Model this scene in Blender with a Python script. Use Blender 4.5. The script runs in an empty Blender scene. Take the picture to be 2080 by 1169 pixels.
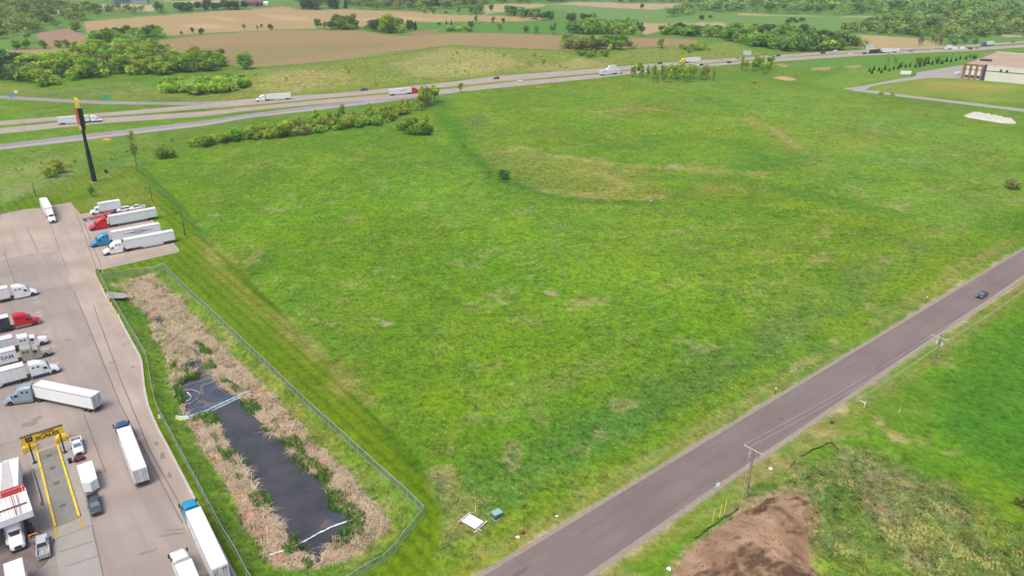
import bpy, bmesh, math, random
import numpy as np
from mathutils import Vector, Matrix
from mathutils.geometry import tessellate_polygon
random.seed(7); RNG = np.random.default_rng(7)
R = math.radians
# ------------------------------------------------------------------ camera, sky, sun
FPX, HPX, CAMH = 1550.0, 682.0, 91.0          # focal length and horizon offset in photo pixels, flying height in m
PITCH = math.atan(HPX / FPX); CX, CY = 1040.0, 584.5
S = bpy.context.scene; COL = S.collection
cam = bpy.data.objects.new('camera', bpy.data.cameras.new('camera')); COL.objects.link(cam)
cam.location = (0, 0, CAMH); cam.rotation_euler = (math.pi / 2 - PITCH, 0, 0)
cam.data.sensor_width = 36; cam.data.lens = FPX / 2080 * 36
cam.data.clip_start = 1; cam.data.clip_end = 30000
S.camera = cam
W = bpy.data.worlds.new('World'); S.world = W; W.use_nodes = True
nt = W.node_tree; sky = nt.nodes.new('ShaderNodeTexSky'); sky.sky_type = 'NISHITA'; sky.sun_disc = False
SUN_EL, SUN_AZ = R(62), R(215)                # azimuth clockwise from +Y
sky.sun_elevation = SUN_EL; sky.sun_rotation = SUN_AZ; sky.air_density = 1.0; sky.dust_density = 5.0; sky.ozone_density = 0.6
nt.links.new(sky.outputs[0], nt.nodes['Background'].inputs[0]); nt.nodes['Background'].inputs[1].default_value = 0.15
sl = bpy.data.lights.new('sun', 'SUN'); sl.energy = 1.25; sl.angle = R(24); sl.color = (1, .955, .88)
so = bpy.data.objects.new('sun', sl); COL.objects.link(so)
sd = Vector((math.sin(SUN_AZ) * math.cos(SUN_EL), math.cos(SUN_AZ) * math.cos(SUN_EL), math.sin(SUN_EL)))
so.rotation_euler = sd.to_track_quat('Z', 'Y').to_euler(); so.location = (0, -50, 300)
S.view_settings.view_transform = 'Standard'; S.view_settings.look = 'None'; S.view_settings.exposure = 0.56; S.view_settings.gamma = 1
S.cycles.max_bounces = 5; S.cycles.transparent_max_bounces = 12
KILL = 1.66                                   # light level: observed colour / albedo
# ------------------------------------------------------------------ helpers: noise, polygons, terrain, picture point -> ground
def vnoise(x, y, seed=0):
    x = np.asarray(x, float); y = np.asarray(y, float)
    xi = np.floor(x).astype(np.int64); yi = np.floor(y).astype(np.int64); fx = x - xi; fy = y - yi
    fx = fx * fx * (3 - 2 * fx); fy = fy * fy * (3 - 2 * fy)
    def h(a, b):
        n = (a * 374761393 + b * 668265263 + seed * 1442695041) & 0xffffffff
        n = ((n ^ (n >> 13)) * 1274126177) & 0xffffffff
        return ((n ^ (n >> 16)) & 0xffff) / 65535.0
    a = h(xi, yi); b = h(xi + 1, yi); c = h(xi, yi + 1); d = h(xi + 1, yi + 1)
    return (a * (1 - fx) + b * fx) * (1 - fy) + (c * (1 - fx) + d * fx) * fy
def fbm(x, y, seed=0, n=3):
    s = 0; a = .5
    for i in range(n): s = s + a * vnoise(x * 2 ** i, y * 2 ** i, seed + i * 17); a *= .5
    return s / (1 - .5 ** n)
def ss(a, b, v):
    t = np.clip((np.asarray(v, float) - a) / (b - a), 0, 1); return t * t * (3 - 2 * t)
def sdist(x, y, poly):
    """signed distance to a polygon, negative inside"""
    x = np.asarray(x, float); y = np.asarray(y, float)
    d2 = np.full(x.shape, 1e18); ins = np.zeros(x.shape, bool)
    n = len(poly)
    for i in range(n):
        ax, ay = poly[i]; bx, by = poly[(i + 1) % n]; ex, ey = bx - ax, by - ay
        L = ex * ex + ey * ey + 1e-12
        t = np.clip(((x - ax) * ex + (y - ay) * ey) / L, 0, 1)
        d2 = np.minimum(d2, (x - ax - t * ex) ** 2 + (y - ay - t * ey) ** 2)
        if ay != by:
            c = ((ay > y) != (by > y)) & (x < (bx - ax) * (y - ay) / (by - ay) + ax); ins ^= c
    d = np.sqrt(d2); return np.where(ins, -d, d)
def ldist(x, y, line):
    d2 = np.full(np.shape(x), 1e18)
    for (ax, ay), (bx, by) in zip(line[:-1], line[1:]):
        ex, ey = bx - ax, by - ay; t = np.clip(((x - ax) * ex + (y - ay) * ey) / (ex * ex + ey * ey), 0, 1)
        d2 = np.minimum(d2, (x - ax - t * ex) ** 2 + (y - ay - t * ey) ** 2)
    return np.sqrt(d2)
cp, sp = math.cos(PITCH), math.sin(PITCH)
def ray(px, py):
    u = (px - CX) / FPX; v = (py - CY) / FPX
    return u, cp - v * sp, -sp - v * cp
def G(px, py, z=0.0):
    """where the line of sight through a photo pixel meets the level plane at height z"""
    a, b, c = ray(px, py); t = (z - CAMH) / c; return (a * t, b * t)
RL = [(-100, 182), (0, 193), (202, 204), (404, 206), (500, 201), (681.7, 189.7), (782.7, 180.6), (920, 166.4), (1000, 157.5), (1207.7, 140), (1324.5, 129.8), (1500, 118), (1667, 106.5), (1834.6, 98), (1974, 92), (2080, 84), (2300, 70)]
HWLINE = [G(*p) for p in RL]
HWX = np.array([p[0] for p in HWLINE]); HWY = np.array([p[1] for p in HWLINE])
BASIN = [G(*p, -.8) for p in [(253,585),(265,564),(304,555),(335,577),(369,606),(394,638),(458,706),(547,795),(604,852),(661,915),(738,990),(787,1050),(787,1068),(733,1118),(628,1151),(559,1145),(500,1058),(458,975),(400,888),(351,785),(336,713),(300,634),(262,609)]]
FIELD = [G(*p) for p in [(400,330),(870,240),(960,200),(1250,185),(1560,190),(1700,215),(2080,300),(2080,430),(1500,790),(1150,960),(900,940),(620,640)]]
def T(x, y):
    x = np.asarray(x, float); y = np.asarray(y, float)
    z = np.zeros(np.broadcast(x, y).shape)
    d = (y - np.interp(x, HWX, HWY)) * .75
    z = z + 5.5 * ss(10, 80, d) * (.65 + .35 * ss(-.2, .5, np.sin(x * .011 + 1))) + 15 * ss(120, 1100, d) + 50 * ss(1200, 3200, d)
    z = z + (fbm(x / 300, y / 300, 5, 2) - .5) * 9 * ss(80, 350, d)
    near = (np.hypot(x, y) < 620)
    if near.any():
        xx = np.where(near, x, 0); yy = np.where(near, y, 0)
        f = ss(4, 45, -sdist(xx, yy, FIELD)); z = z + near * f * ((fbm(xx / 55, yy / 55, 9, 3) - .45) * 3.6)
        z = z - near * 1.5 * ss(6.5, 0, sdist(xx, yy, BASIN))
        bx, by = G(1850, 1040); z = z + near * 2.2 * np.exp(-(((xx - bx) / 19) ** 2 + ((yy - by) / 9) ** 2))
    return z
def P(px, py):
    """the visible ground point under a photo pixel"""
    a, b, c = ray(px, py); t0 = -CAMH / c if c < 0 else 6000
    t = np.linspace(t0 * .45, min(t0 * 1.03, 9000), 260)
    h = CAMH + c * t - T(a * t, b * t); k = np.argmax(h < 0)
    if h[k] >= 0: k = len(t) - 1
    k = max(k, 1)
    lo, hi = t[k - 1], t[k]; tt = np.linspace(lo, hi, 30); h = CAMH + c * tt - T(a * tt, b * tt); k = int(np.argmax(h < 0)) if (h < 0).any() else 29
    tm = tt[k]; x, y = a * tm, b * tm
    return Vector((x, y, float(T(x, y))))
def PL(pts): return [P(*p) for p in pts]
def proj(x, y, z):
    dz = z - CAMH; f = y * cp - dz * sp; return CX + FPX * x / f, CY - FPX * (y * sp + dz * cp) / f
def height_at(base, topy):
    """height that reaches photo row topy above the ground point base"""
    lo, hi = 0, 90
    for _ in range(40):
        m = (lo + hi) / 2
        if proj(base.x, base.y, base.z + m)[1] > topy: lo = m
        else: hi = m
    return lo
# ------------------------------------------------------------------ helpers: materials
def lin(c): return tuple(((v / 255 + .055) / 1.055) ** 2.4 if v > 10 else v / 255 / 12.92 for v in c)
def A(r, g, b):
    return tuple(min(.82, v / KILL) for v in lin((r, g, b))) + (1,)
MATS = {}
def mat(name, color=(.5, .5, .5, 1), rough=.6, metal=0.0, spec=.5, alpha=1.0, emit=None):
    if name in MATS: return MATS[name]
    m = bpy.data.materials.new(name); m.use_nodes = True; b = m.node_tree.nodes['Principled BSDF']
    b.inputs['Base Color'].default_value = color; b.inputs['Roughness'].default_value = rough
    b.inputs['Metallic'].default_value = metal; b.inputs['Specular IOR Level'].default_value = spec; b.inputs['Alpha'].default_value = alpha
    MATS[name] = m; return m
class N:
    """small node-graph writer; scale(): x runs along direction rot, then each axis is scaled"""
    def __init__(s, m): s.t = m.node_tree; s.b = s.t.nodes['Principled BSDF']; s.co = s.t.nodes.new('ShaderNodeTexCoord').outputs['Object']
    def L(s, a, b): s.t.links.new(a, b)
    def n(s, typ, **k):
        o = s.t.nodes.new('ShaderNode' + typ)
        for q, v in k.items(): setattr(o, q, v)
        return o
    def noise(s, scale, detail=3, rough=.55, vec=None, dim='3D'):
        o = s.n('TexNoise'); o.inputs['Scale'].default_value = scale; o.inputs['Detail'].default_value = detail; o.inputs['Roughness'].default_value = rough
        s.L(vec or s.co, o.inputs['Vector']); return o.outputs['Fac']
    def ramp(s, f, a, b):
        o = s.n('MapRange'); s.L(f, o.inputs[0]); o.inputs[1].default_value = a; o.inputs[2].default_value = b; return o.outputs[0]
    def mrange(s, f, a, b, c, d):
        o = s.n('MapRange'); s.L(f, o.inputs[0])
        for i, v in enumerate((a, b, c, d)): o.inputs[i + 1].default_value = v
        return o.outputs[0]
    def m(s, op, a, b=None):
        o = s.n('Math', operation=op)
        for i, v in enumerate((a, b)):
            if v is None: continue
            if hasattr(v, 'links') or hasattr(v, 'is_linked'): s.L(v, o.inputs[i])
            else: o.inputs[i].default_value = v
        return o.outputs[0]
    def mix(s, f, a, b, mode='MIX'):
        o = s.n('Mix', data_type='RGBA', blend_type=mode)
        for i, v in ((0, f), (6, a), (7, b)):
            if isinstance(v, (tuple, float, int)): o.inputs[i].default_value = v
            else: s.L(v, o.inputs[i])
        return o.outputs[2]
    def scale(s, vec, sc, rot=0):
        o = s.n('Mapping', vector_type='TEXTURE'); s.L(vec, o.inputs[0]); o.inputs['Scale'].default_value = tuple(1 / v for v in sc); o.inputs['Rotation'].default_value = (0, 0, rot); return o.outputs[0]
    def bump(s, h, strength, dist):
        o = s.n('Bump'); s.L(h, o.inputs['Height']); o.inputs['Strength'].default_value = strength; o.inputs['Distance'].default_value = dist; s.L(o.outputs[0], s.b.inputs['Normal'])
def noisy(name, c1, c2, scale=1.0, rough=.85, detail=5, bump=0, fine=None, metal=0.0):
    """a colour broken up by two scales of noise"""
    if name in MATS: return MATS[name]
    m = mat(name, c1, rough, metal, .3); g = N(m)
    f = g.ramp(g.noise(scale, detail), .3, .7); col = g.mix(f, c1, c2)
    if fine: col = g.mix(g.mrange(g.noise(scale * fine, 2), .3, .7, 0, .35), col, tuple(v * .6 for v in c1[:3]) + (1,))
    g.L(col, g.b.inputs['Base Color'])
    if bump: g.bump(g.noise(scale * 4, 4), .6, bump)
    return m
# ------------------------------------------------------------------ helpers: meshes and objects
class MB:
    """collects shapes for ONE mesh"""
    def __init__(s): s.v = []; s.f = []
    def add(s, vs, fs):
        o = len(s.v); s.v += [tuple(v) for v in vs]; s.f += [tuple(i + o for i in f) for f in fs]; return s
    def box(s, x0, x1, y0, y1, z0, z1, rot=None, loc=None):
        vs = [Vector((x, y, z)) for z in (z0, z1) for y in (y0, y1) for x in (x0, x1)]
        if rot is not None: vs = [rot @ v for v in vs]
        if loc is not None: vs = [v + Vector(loc) for v in vs]
        return s.add(vs, [(0, 2, 3, 1), (4, 5, 7, 6), (0, 1, 5, 4), (2, 6, 7, 3), (0, 4, 6, 2), (1, 3, 7, 5)])
    def bar(s, a, b, r, r2=None, n=6):
        a = Vector(a); b = Vector(b); r2 = r if r2 is None else r2; d = (b - a).normalized()
        u = d.orthogonal().normalized(); w = d.cross(u); vs = []
        for p, q in ((a, r), (b, r2)):
            vs += [p + (u * math.cos(2 * math.pi * i / n) + w * math.sin(2 * math.pi * i / n)) * q for i in range(n)]
        fs = [(i, (i + 1) % n, n + (i + 1) % n, n + i) for i in range(n)] + [tuple(range(n))[::-1], tuple(range(n, 2 * n))]
        return s.add(vs, fs)
    def tube(s, pts, r, n=6):
        for a, b in zip(pts[:-1], pts[1:]): s.bar(a, b, r, n=n)
        return s
    def loft(s, secs, cap=True):
        n = len(secs[0]); vs = [p for q in secs for p in q]; fs = []
        for k in range(len(secs) - 1):
            for i in range(n): fs.append((k * n + i, k * n + (i + 1) % n, (k + 1) * n + (i + 1) % n, (k + 1) * n + i))
        if cap: fs += [tuple(range(n))[::-1], tuple(range((len(secs) - 1) * n, len(secs) * n))]
        return s.add(vs, fs)
    def prism(s, poly, z0, z1):
        n = len(poly); vs = [(x, y, z0) for x, y in poly] + [(x, y, z1) for x, y in poly]
        tri = tessellate_polygon([[Vector((x, y, 0)) for x, y in poly]])
        fs = [(i, (i + 1) % n, n + (i + 1) % n, n + i) for i in range(n)]
        return s.add(vs, fs + [tuple(n + i for i in t) for t in tri] + [tuple(t) for t in tri])
    def grid(s, rows):
        nr, nc = len(rows), len(rows[0])
        return s.add([p for r in rows for p in r], [(i * nc + j, i * nc + j + 1, (i + 1) * nc + j + 1, (i + 1) * nc + j) for i in range(nr - 1) for j in range(nc - 1)])
    def mesh(s, name, m, smooth=False, fix=True):
        me = bpy.data.meshes.new(name); me.from_pydata([tuple(v) for v in s.v], [], s.f); me.materials.append(m)
        if fix:
            b = bmesh.new(); b.from_mesh(me); bmesh.ops.recalc_face_normals(b, faces=b.faces); b.to_mesh(me); b.free()
        if smooth:
            for p in me.polygons: p.use_smooth = True
            try: me.set_sharp_from_angle(angle=R(35))
            except Exception: pass
        return me
    def build(s, name, m, parent=None, smooth=False, fix=True): return link(name, s.mesh(name, m, smooth, fix), parent)
def link(name, me, parent=None):
    o = bpy.data.objects.new(name, me); COL.objects.link(o)
    if parent is not None: o.parent = parent
    return o
def tag(o, label=None, cat=None, group=None, kind=None):
    for k, v in (('label', label), ('category', cat), ('group', group), ('kind', kind)):
        if v: o[k] = v
    return o
def thing(name, label, cat, loc=(0, 0, 0), rz=0, group=None):
    o = bpy.data.objects.new(name, None); o.empty_display_size = .5; COL.objects.link(o); o.location = loc; o.rotation_euler = (0, 0, rz)
    return tag(o, label, cat, group)
def copy_tree(o, parent=None):
    c = o.copy(); COL.objects.link(c); c.parent = parent
    for ch in o.children: copy_tree(ch, c)
    return c
def fast_mesh(name, V, F, m, attrs=None, smooth=False):
    me = bpy.data.meshes.new(name); V = np.asarray(V, np.float32); F = np.asarray(F, np.int32); k = F.shape[1]
    me.vertices.add(len(V)); me.vertices.foreach_set('co', V.ravel()); me.loops.add(F.size); me.loops.foreach_set('vertex_index', F.ravel())
    me.polygons.add(len(F)); me.polygons.foreach_set('loop_start', np.arange(0, F.size, k, dtype=np.int32)); me.polygons.foreach_set('loop_total', np.full(len(F), k, np.int32))
    if smooth: me.polygons.foreach_set('use_smooth', np.ones(len(F), bool))
    for n_, a in (attrs or {}).items():
        at = me.attributes.new(n_, 'FLOAT_COLOR', 'POINT'); at.data.foreach_set('color', np.asarray(a, np.float32).ravel())
    me.update(); me.materials.append(m); return me
def resample(pts, n):
    d = [0]
    for a, b in zip(pts[:-1], pts[1:]): d.append(d[-1] + math.dist(a[:2], b[:2]))
    t = np.linspace(0, d[-1], n); return np.interp(t, d, [p[0] for p in pts]), np.interp(t, d, [p[1] for p in pts])
def ribbon(name, Lp, Rp, m, dz, n=60, cols=5, world=False):
    """a draped strip between two edge lines"""
    a = resample(Lp if world else [P(*p) for p in Lp], n); b = resample(Rp if world else [P(*p) for p in Rp], n); rows = []
    for i in range(n):
        t = np.linspace(0, 1, cols); x = a[0][i] * (1 - t) + b[0][i] * t; y = a[1][i] * (1 - t) + b[1][i] * t; z = T(x, y) + dz
        rows.append(list(zip(x, y, z)))
    return tag(MB().grid(rows).build(name, m, fix=False), kind='structure')
def sheet(name, pts, m, z, world=False, kind='structure', thick=0.0):
    poly = pts if world else [G(*p) for p in pts]
    mb = MB()
    if thick: mb.prism(poly, z - thick, z)
    else:
        tri = tessellate_polygon([[Vector((x, y, 0)) for x, y in poly]]); mb.add([(x, y, z) for x, y in poly], [tuple(t) for t in tri])
    o = mb.build(name, m)
    if not thick:
        if o.data.polygons[0].normal.z < 0: o.data.flip_normals()
    return tag(o, kind=kind) if kind else o
def text_mesh(body, size, m, name, ext=.01, sx=1.0, bold=0.0):
    c = bpy.data.curves.new(name, 'FONT'); c.body = body; c.size = size; c.extrude = ext; c.align_x = 'CENTER'; c.align_y = 'CENTER'; c.offset = bold; c.resolution_u = 3
    o = bpy.data.objects.new(name, c); COL.objects.link(o); dg = bpy.context.evaluated_depsgraph_get()
    me = bpy.data.meshes.new_from_object(o.evaluated_get(dg)); bpy.data.objects.remove(o); bpy.data.curves.remove(c)
    me.materials.clear(); me.materials.append(m)
    for v in me.vertices: v.co.x *= sx
    me.name = name; return me
# ------------------------------------------------------------------ the ground: one sheet to the horizon
def ground_grid():
    th = np.concatenate([np.linspace(-180, -44, 26)[:-1], np.linspace(-44, 44, 760), np.linspace(44, 180, 26)[1:]])
    dep = np.concatenate([[89.0, 80, 70, 62], np.linspace(56, 12, 330), np.linspace(12, 3.0, 190)[1:], [2.6, 2.2, 1.8, 1.4, 1.0, .7, .45]])
    r = CAMH / np.tan(np.radians(dep)); TH, RR = np.meshgrid(np.radians(th), r)
    x = RR * np.sin(TH); y = RR * np.cos(TH); nr, nc = x.shape
    i = np.arange(nr - 1)[:, None] * nc + np.arange(nc - 1)[None, :]
    return x.ravel(), y.ravel(), np.stack([i, i + nc, i + nc + 1, i + 1], -1).reshape(-1, 4)
gx, gy, gf = ground_grid(); gz = T(gx, gy)
gR = np.hypot(gx, gy)
col = np.tile(np.array(A(112, 150, 42)), (len(gx), 1)); aux = np.tile(np.array([.35, .5, 0, 0]), (len(gx), 1))  # aux: straw, contrast, mown, ploughed
def paint(px, c, soft=2.0, nz=1.0, op=1.0, straw=None, con=None, mow=None, plo=None, world=False, lam=6.0):
    poly = px if world else [tuple(p[:2]) for p in PL(px)]
    xs = [p[0] for p in poly]; ys = [p[1] for p in poly]; mg = soft + nz * 2 + 2
    k = np.where((gx > min(xs) - mg) & (gx < max(xs) + mg) & (gy > min(ys) - mg) & (gy < max(ys) + mg))[0]
    if not len(k): return
    x, y = gx[k], gy[k]; d = sdist(x, y, poly) + (fbm(x / lam, y / lam, 3, 3) - .5) * 2 * nz
    w = (ss(soft, -soft, d) * op)[:, None]
    if c is not None: col[k] = col[k] * (1 - w) + np.array(A(*c)) * w
    for j, v in enumerate((straw, con, mow, plo)):
        if v is not None: aux[k, j] = aux[k, j] * (1 - w[:, 0]) + v * w[:, 0]
def band(px, width, c, soft=1.0, nz=.6, op=1.0, **kw):
    line = [tuple(p[:2]) for p in PL(px)]
    xs = [p[0] for p in line]; ys = [p[1] for p in line]; mg = width + soft + 3
    k = np.where((gx > min(xs) - mg) & (gx < max(xs) + mg) & (gy > min(ys) - mg) & (gy < max(ys) + mg))[0]
    x, y = gx[k], gy[k]; d = ldist(x, y, line) - width / 2 + (fbm(x / 5, y / 5, 4, 3) - .5) * 2 * nz
    w = (ss(soft, -soft, d) * op)[:, None]; col[k] = col[k] * (1 - w) + np.array(A(*c)) * w
    if 'straw' in kw: aux[k, 0] = aux[k, 0] * (1 - w[:, 0]) + kw['straw'] * w[:, 0]
# broad variation of the far country
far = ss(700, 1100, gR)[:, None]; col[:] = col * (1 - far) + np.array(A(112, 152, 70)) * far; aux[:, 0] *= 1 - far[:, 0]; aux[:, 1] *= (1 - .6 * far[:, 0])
# --- main field
paint([(270,335),(880,180),(1250,150),(1560,170),(1720,190),(2200,290),(2200,420),(1600,760),(1000,1130),(880,1040),(850,945),(560,620),(430,500)], (109,151,28), 3, 1, 1, straw=.45, con=.75)
paint([(1250,150),(1560,170),(1720,190),(2200,290),(2200,400),(1900,470),(1650,360),(1400,250)], (124,162,52), 12, 8, .8, lam=25, straw=.35)
paint([(980,410),(1090,385),(1400,410),(1620,460),(1700,560),(1560,640),(1330,600),(1100,560),(1000,520)], (118,158,38), 8, 7, .7, straw=.8, lam=20)
paint([(820,300),(960,330),(1010,400),(940,470),(800,420)], (118,158,40), 8, 6, .7, straw=.6, lam=20)
paint([(560,420),(760,380),(900,470),(820,560),(650,560),(560,500)], (112,152,24), 10, 9, .8, straw=.15, lam=22)
paint([(900,190),(1030,170),(1500,190),(1640,280),(1500,330),(1300,330),(1120,300),(960,270)], (120,158,30), 8, 6, .7, straw=.15, lam=25)
# rough dark green by the near road
paint([(900,990),(1080,880),(1280,770),(1500,700),(1620,660),(1640,700),(1500,790),(1300,900),(1100,1010),(960,1075)], (88,132,52), 8, 8, .8, straw=.85, con=.9, lam=12)
paint([(1480,690),(1700,560),(1850,480),(1900,500),(1700,650),(1560,740)], (116,146,66), 6, 5, .6, straw=.8, lam=12)
paint([(500,560),(560,600),(760,810),(860,900),(820,760),(640,600),(520,500)], (98,144,40), 5, 6, .45, straw=.5, lam=9)
paint([(1010,820),(1090,770),(1230,720),(1260,740),(1130,800),(1050,840)], (124,150,62), 3, 2, .7, straw=.8)
paint([(895,750),(930,770),(1050,835),(1045,842),(960,810)], (128,146,70), 1, 1, .5, straw=.8)
paint([(850,985),(900,960),(990,1050),(960,1130),(890,1169),(870,1120),(905,1040)], (150,146,92), 3, 3, .9, straw=1, con=1, lam=4)
paint([(600,700),(700,745),(800,850),(780,850),(680,760)], (118,148,62), 3, 4, .35, straw=.7)
# --- verges of the near road
NL = [(900,1216),(1180,1049.6),(1531.7,840),(1640,775),(1992,560),(2080,506)]; NR = [(1110,1222),(1188,1169),(1664,840),(2076,560),(2200,478)]
band([(p[0] - 26, p[1] - 18) for p in NL], 5.0, (148,152,78), 2, 2.0, .7, straw=.9)
band([(p[0] - 62, p[1] - 38) for p in NL], 5, (116,152,32), 2, 1.4, .75, straw=.1)
band([(p[0] + 30, p[1] + 15) for p in NR], 6, (142,150,70), 2, 2.0, .8, straw=.85)
band([(p[0] + 75, p[1] + 38) for p in NR], 5, (116,152,44), 1.5, 1, .9, straw=.5)
band([(p[0] - 5, p[1] - 4) for p in NL], 1.2, (192,178,150), .8, 1.0, .8, straw=.5)
band([(p[0] + 6, p[1] + 4) for p in NR], 1.6, (192,178,150), .8, 1.2, .8, straw=.5)
# --- crop and rough ground beyond the near road
paint([(2200,520),(2080,590),(1990,670),(1905,745),(1780,850),(1700,900),(1500,1030),(1200,1200),(2300,1300),(2300,500)], (104,152,34), 3, 2, 1, straw=.3, con=.6)
paint([(2200,600),(2080,650),(1990,710),(1925,765),(1895,850),(1932,893),(1985,928),(2080,975),(2250,1050)], (78,134,34), 6, 3, .85, straw=.04, con=.7)
paint([(1590,975),(1680,925),(1760,915),(1850,945),(1930,985),(2010,1025),(2090,1095),(2200,1250),(1600,1300),(1640,1100)], (112,134,62), 3, 3, 1, straw=1, con=1.0, lam=8)
for q in ([(1700,925),(1780,935),(1840,965),(1800,985),(1720,960)], [(1740,990),(1800,1010),(1830,1060),(1760,1050)], [(1880,990),(1960,1030),(1990,1060),(1920,1040)]):
    paint(q, (160,146,108), 4, 4, .6, straw=1, con=1, lam=5)
for q in ([(1772,845),(1792,845),(1800,862),(1785,866)], [(1795,868),(1830,880),(1850,900),(1815,895)], [(1740,800),(1775,808),(1760,820),(1738,815)], [(1700,815),(1725,830),(1715,842),(1690,832)], [(1600,738),(1640,736),(1635,752),(1605,756)], [(1680,690),(1715,685),(1700,700)]):
    paint(q, (196,178,126), .8, 1, .8, straw=1, lam=3)
paint([(1520,950),(1600,890),(1660,860),(1690,880),(1600,950),(1560,985),(1480,1030)], (164,158,92), 2, 2, .8, straw=.9, lam=5)
band([(1370,1169),(1430,1105),(1500,1045),(1560,990)], 3.5, (84,134,38), 1, .8, .9)
# --- mown strip beside the pond, car park bank
paint([(300,345),(375,420),(430,500),(560,620.5),(628,699),(697,771),(752,833),(800,891),(854,946),(905,1045),(880,1169),(700,1300),(480,1300),(390,1100),(300,860),(190,560),(205,548),(365,511),(330,440),(280,416),(165,436),(143,410),(0,436),(-120,450),(-120,430),(0,416),(60,392),(185,345),(270,336)], (112,145,22), 1.2, .5, 1, straw=.16, con=.5, mow=1)
paint([(395,480),(440,490),(520,580),(600,680),(590,700),(500,620),(420,540)], (146,150,56), 4, 3, .75, straw=.4)
paint([(408,497),(450,500),(480,530),(440,540)], (178,168,96), 2, 2, .5, straw=.7, lam=4)
band([(440,512),(560,627),(628,705),(697,778),(752,840),(800,898),(850,952)], 2.2, (82,126,20), 1.2, .4, .85)
band([(283,342),(343,400),(430,498)], 3.0, (84,132,34), 1.5, .6, .8)
paint([(60,395),(120,372),(230,345),(275,350),(320,400),(330,440),(290,412),(170,430),(140,405)], (142,154,56), 3, 3, .7, straw=.4, mow=.2)
paint([(150,432),(145,410),(120,395),(200,385),(180,410),(200,425)], (112,146,34), 3, 2, .8, mow=.1)
band([(0,436),(47,425),(79,422)], 1.5, (176,168,110), .8, .4, .7)
# ground west of the field, up to the road
paint([(-200,300),(0,312),(200,292),(420,262),(640,228),(900,192),(880,215),(800,250),(640,262),(420,300),(320,322),(275,336),(185,345),(60,392),(-200,460)], (110,148,50), 3, 2, 1, straw=.55, con=.7)
paint([(0,345),(60,330),(130,322),(160,350),(60,392),(0,410),(-100,400)], (150,166,92), 6, 6, .8, straw=.9, lam=12)
# inside the pond fence
paint([tuple(p) for p in [(205,562),(333,541),(442,645),(640,834),(828,1004),(858,1036),(790,1126),(715,1169),(650,1230),(540,1230),(449,1070),(362,908),(311,791),(296,716),(253,644)]], (104,146,44), 1, .5, 1, straw=.45, con=.8, mow=0)
paint([(345,575),(400,610),(480,690),(560,770),(640,850),(740,960),(830,1040),(800,1090),(720,1150),(690,1160),(800,1060),(690,930),(560,820),(440,700),(370,620)], (142,152,68), 2, 2, .7, straw=.9, lam=4)
paint([(220,575),(253,572),(258,582),(232,586)], (196,184,140), .8, .6, .9)
paint([(1300,1240),(1360,1160),(1397,1116),(1433,1082),(1472.6,1054),(1517.7,1020),(1554,1002),(1588,990),(1625,988),(1650,1005),(1660,1030),(1650,1068),(1655,1107),(1660,1135),(1690,1185),(1720,1290)], (176,148,116), 1.6, 1.6, .85, straw=.7, con=.8, lam=3)
# mud and litter under the reeds, bed of the pond
paint(BASIN, (186,160,130), .8, .8, 1, straw=.6, con=1, world=True, lam=3)
POND = [(381,703.5),(393.5,704.5),(409,720),(411.3,738),(422.4,753.5),(438,771),(449,782.4),(464.7,793.5),(482.5,804.6),(502.5,824.7),(520.3,844.7),(550.7,879.7),(586.6,897.6),(598.5,930.4),(634.3,957.3),(658,969),(667,999),(676,1026),(709,1041),(716,1059),(706,1079.7),(667,1097.6),(652,1118.5),(646,1133.4),(628.4,1118),(601.5,1103),(590,1088.7),(577.6,1064.8),(553.7,1041),(535.8,1005),(512,969.3),(493,937.3),(469.7,911),(455,879),(440.7,856),(429,838.7),(395.7,842),(378,835),(370,822),(364.6,795.7),(364.6,778),(373.5,769),(395.7,766.8),(400,755.7),(393.5,746),(366.8,744.6),(371.3,735.7),(395.7,734.5),(398,722.3),(386.8,711)]
POOLS = [[(316,640),(328,637),(334,650),(326,657),(318,653)]]
PW = [G(*p, -1.25) for p in POND]
k = np.where((gR < 260) & (gx < 0))[0]
for pl in [PW] + [[G(*p, -1.25) for p in q] for q in POOLS]:
    d = sdist(gx[k], gy[k], pl) + (fbm(gx[k] / 1.4, gy[k] / 1.4, 31, 2) - .5) * 1.0; w = ss(.5, -1.2, d); gz[k] -= 1.1 * w
    col[k] = col[k] * (1 - w[:, None]) + np.array(A(60, 56, 50)) * w[:, None]
# --- highway land: medians, verges, slope beyond
paint([(-200,190),(0,196),(202,208),(420,210),(680,192),(1000,158),(1325,130),(1667,107),(2200,78),(2200,110),(1667,118),(1325,146),(1000,182),(640,226),(420,258),(0,307),(-200,325)], (112,152,36), 3, 1, 1, straw=.35, con=.6)
paint([(420,228),(680,204),(1000,170),(1325,138),(1500,124),(1667,111),(1500,122),(1325,136),(1000,167),(680,199),(420,223)], (150,158,52), .8, .5, .9, straw=.5)
paint([(-200,240),(0,262),(420,228),(420,222),(0,254),(-200,268)], (118,152,50), 1, .8, .8, straw=.5)
paint([(-200,185),(0,193),(300,203),(420,205),(520,200),(680,188),(1000,155),(1325,127),(1500,116),(1560,112),(1480,86),(1300,98),(1200,120),(1120,101),(1000,96),(900,92),(700,120),(500,138),(400,196),(250,165),(100,185),(0,170),(-200,160)], (134,154,62), 4, 2, 1, straw=.8, con=1.0)
for q in ([(540,150),(640,140),(700,150),(690,180),(600,190),(520,175)], [(800,130),(900,100),(1040,110),(1060,140),(950,155),(830,160)], [(1050,140),(1180,120),(1260,130),(1150,145)]):
    paint(q, (172,170,100), 9, 10, .75, straw=.9, lam=14)
band([(500,140),(600,133),(700,123),(800,112),(905,93),(1040,99),(1120,103)], 7, (100,140,46), 3, 3, .85)
paint([(60,195),(260,165),(330,195),(420,200),(260,204)], (120,148,62), 4, 4, .7, straw=.5)
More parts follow.
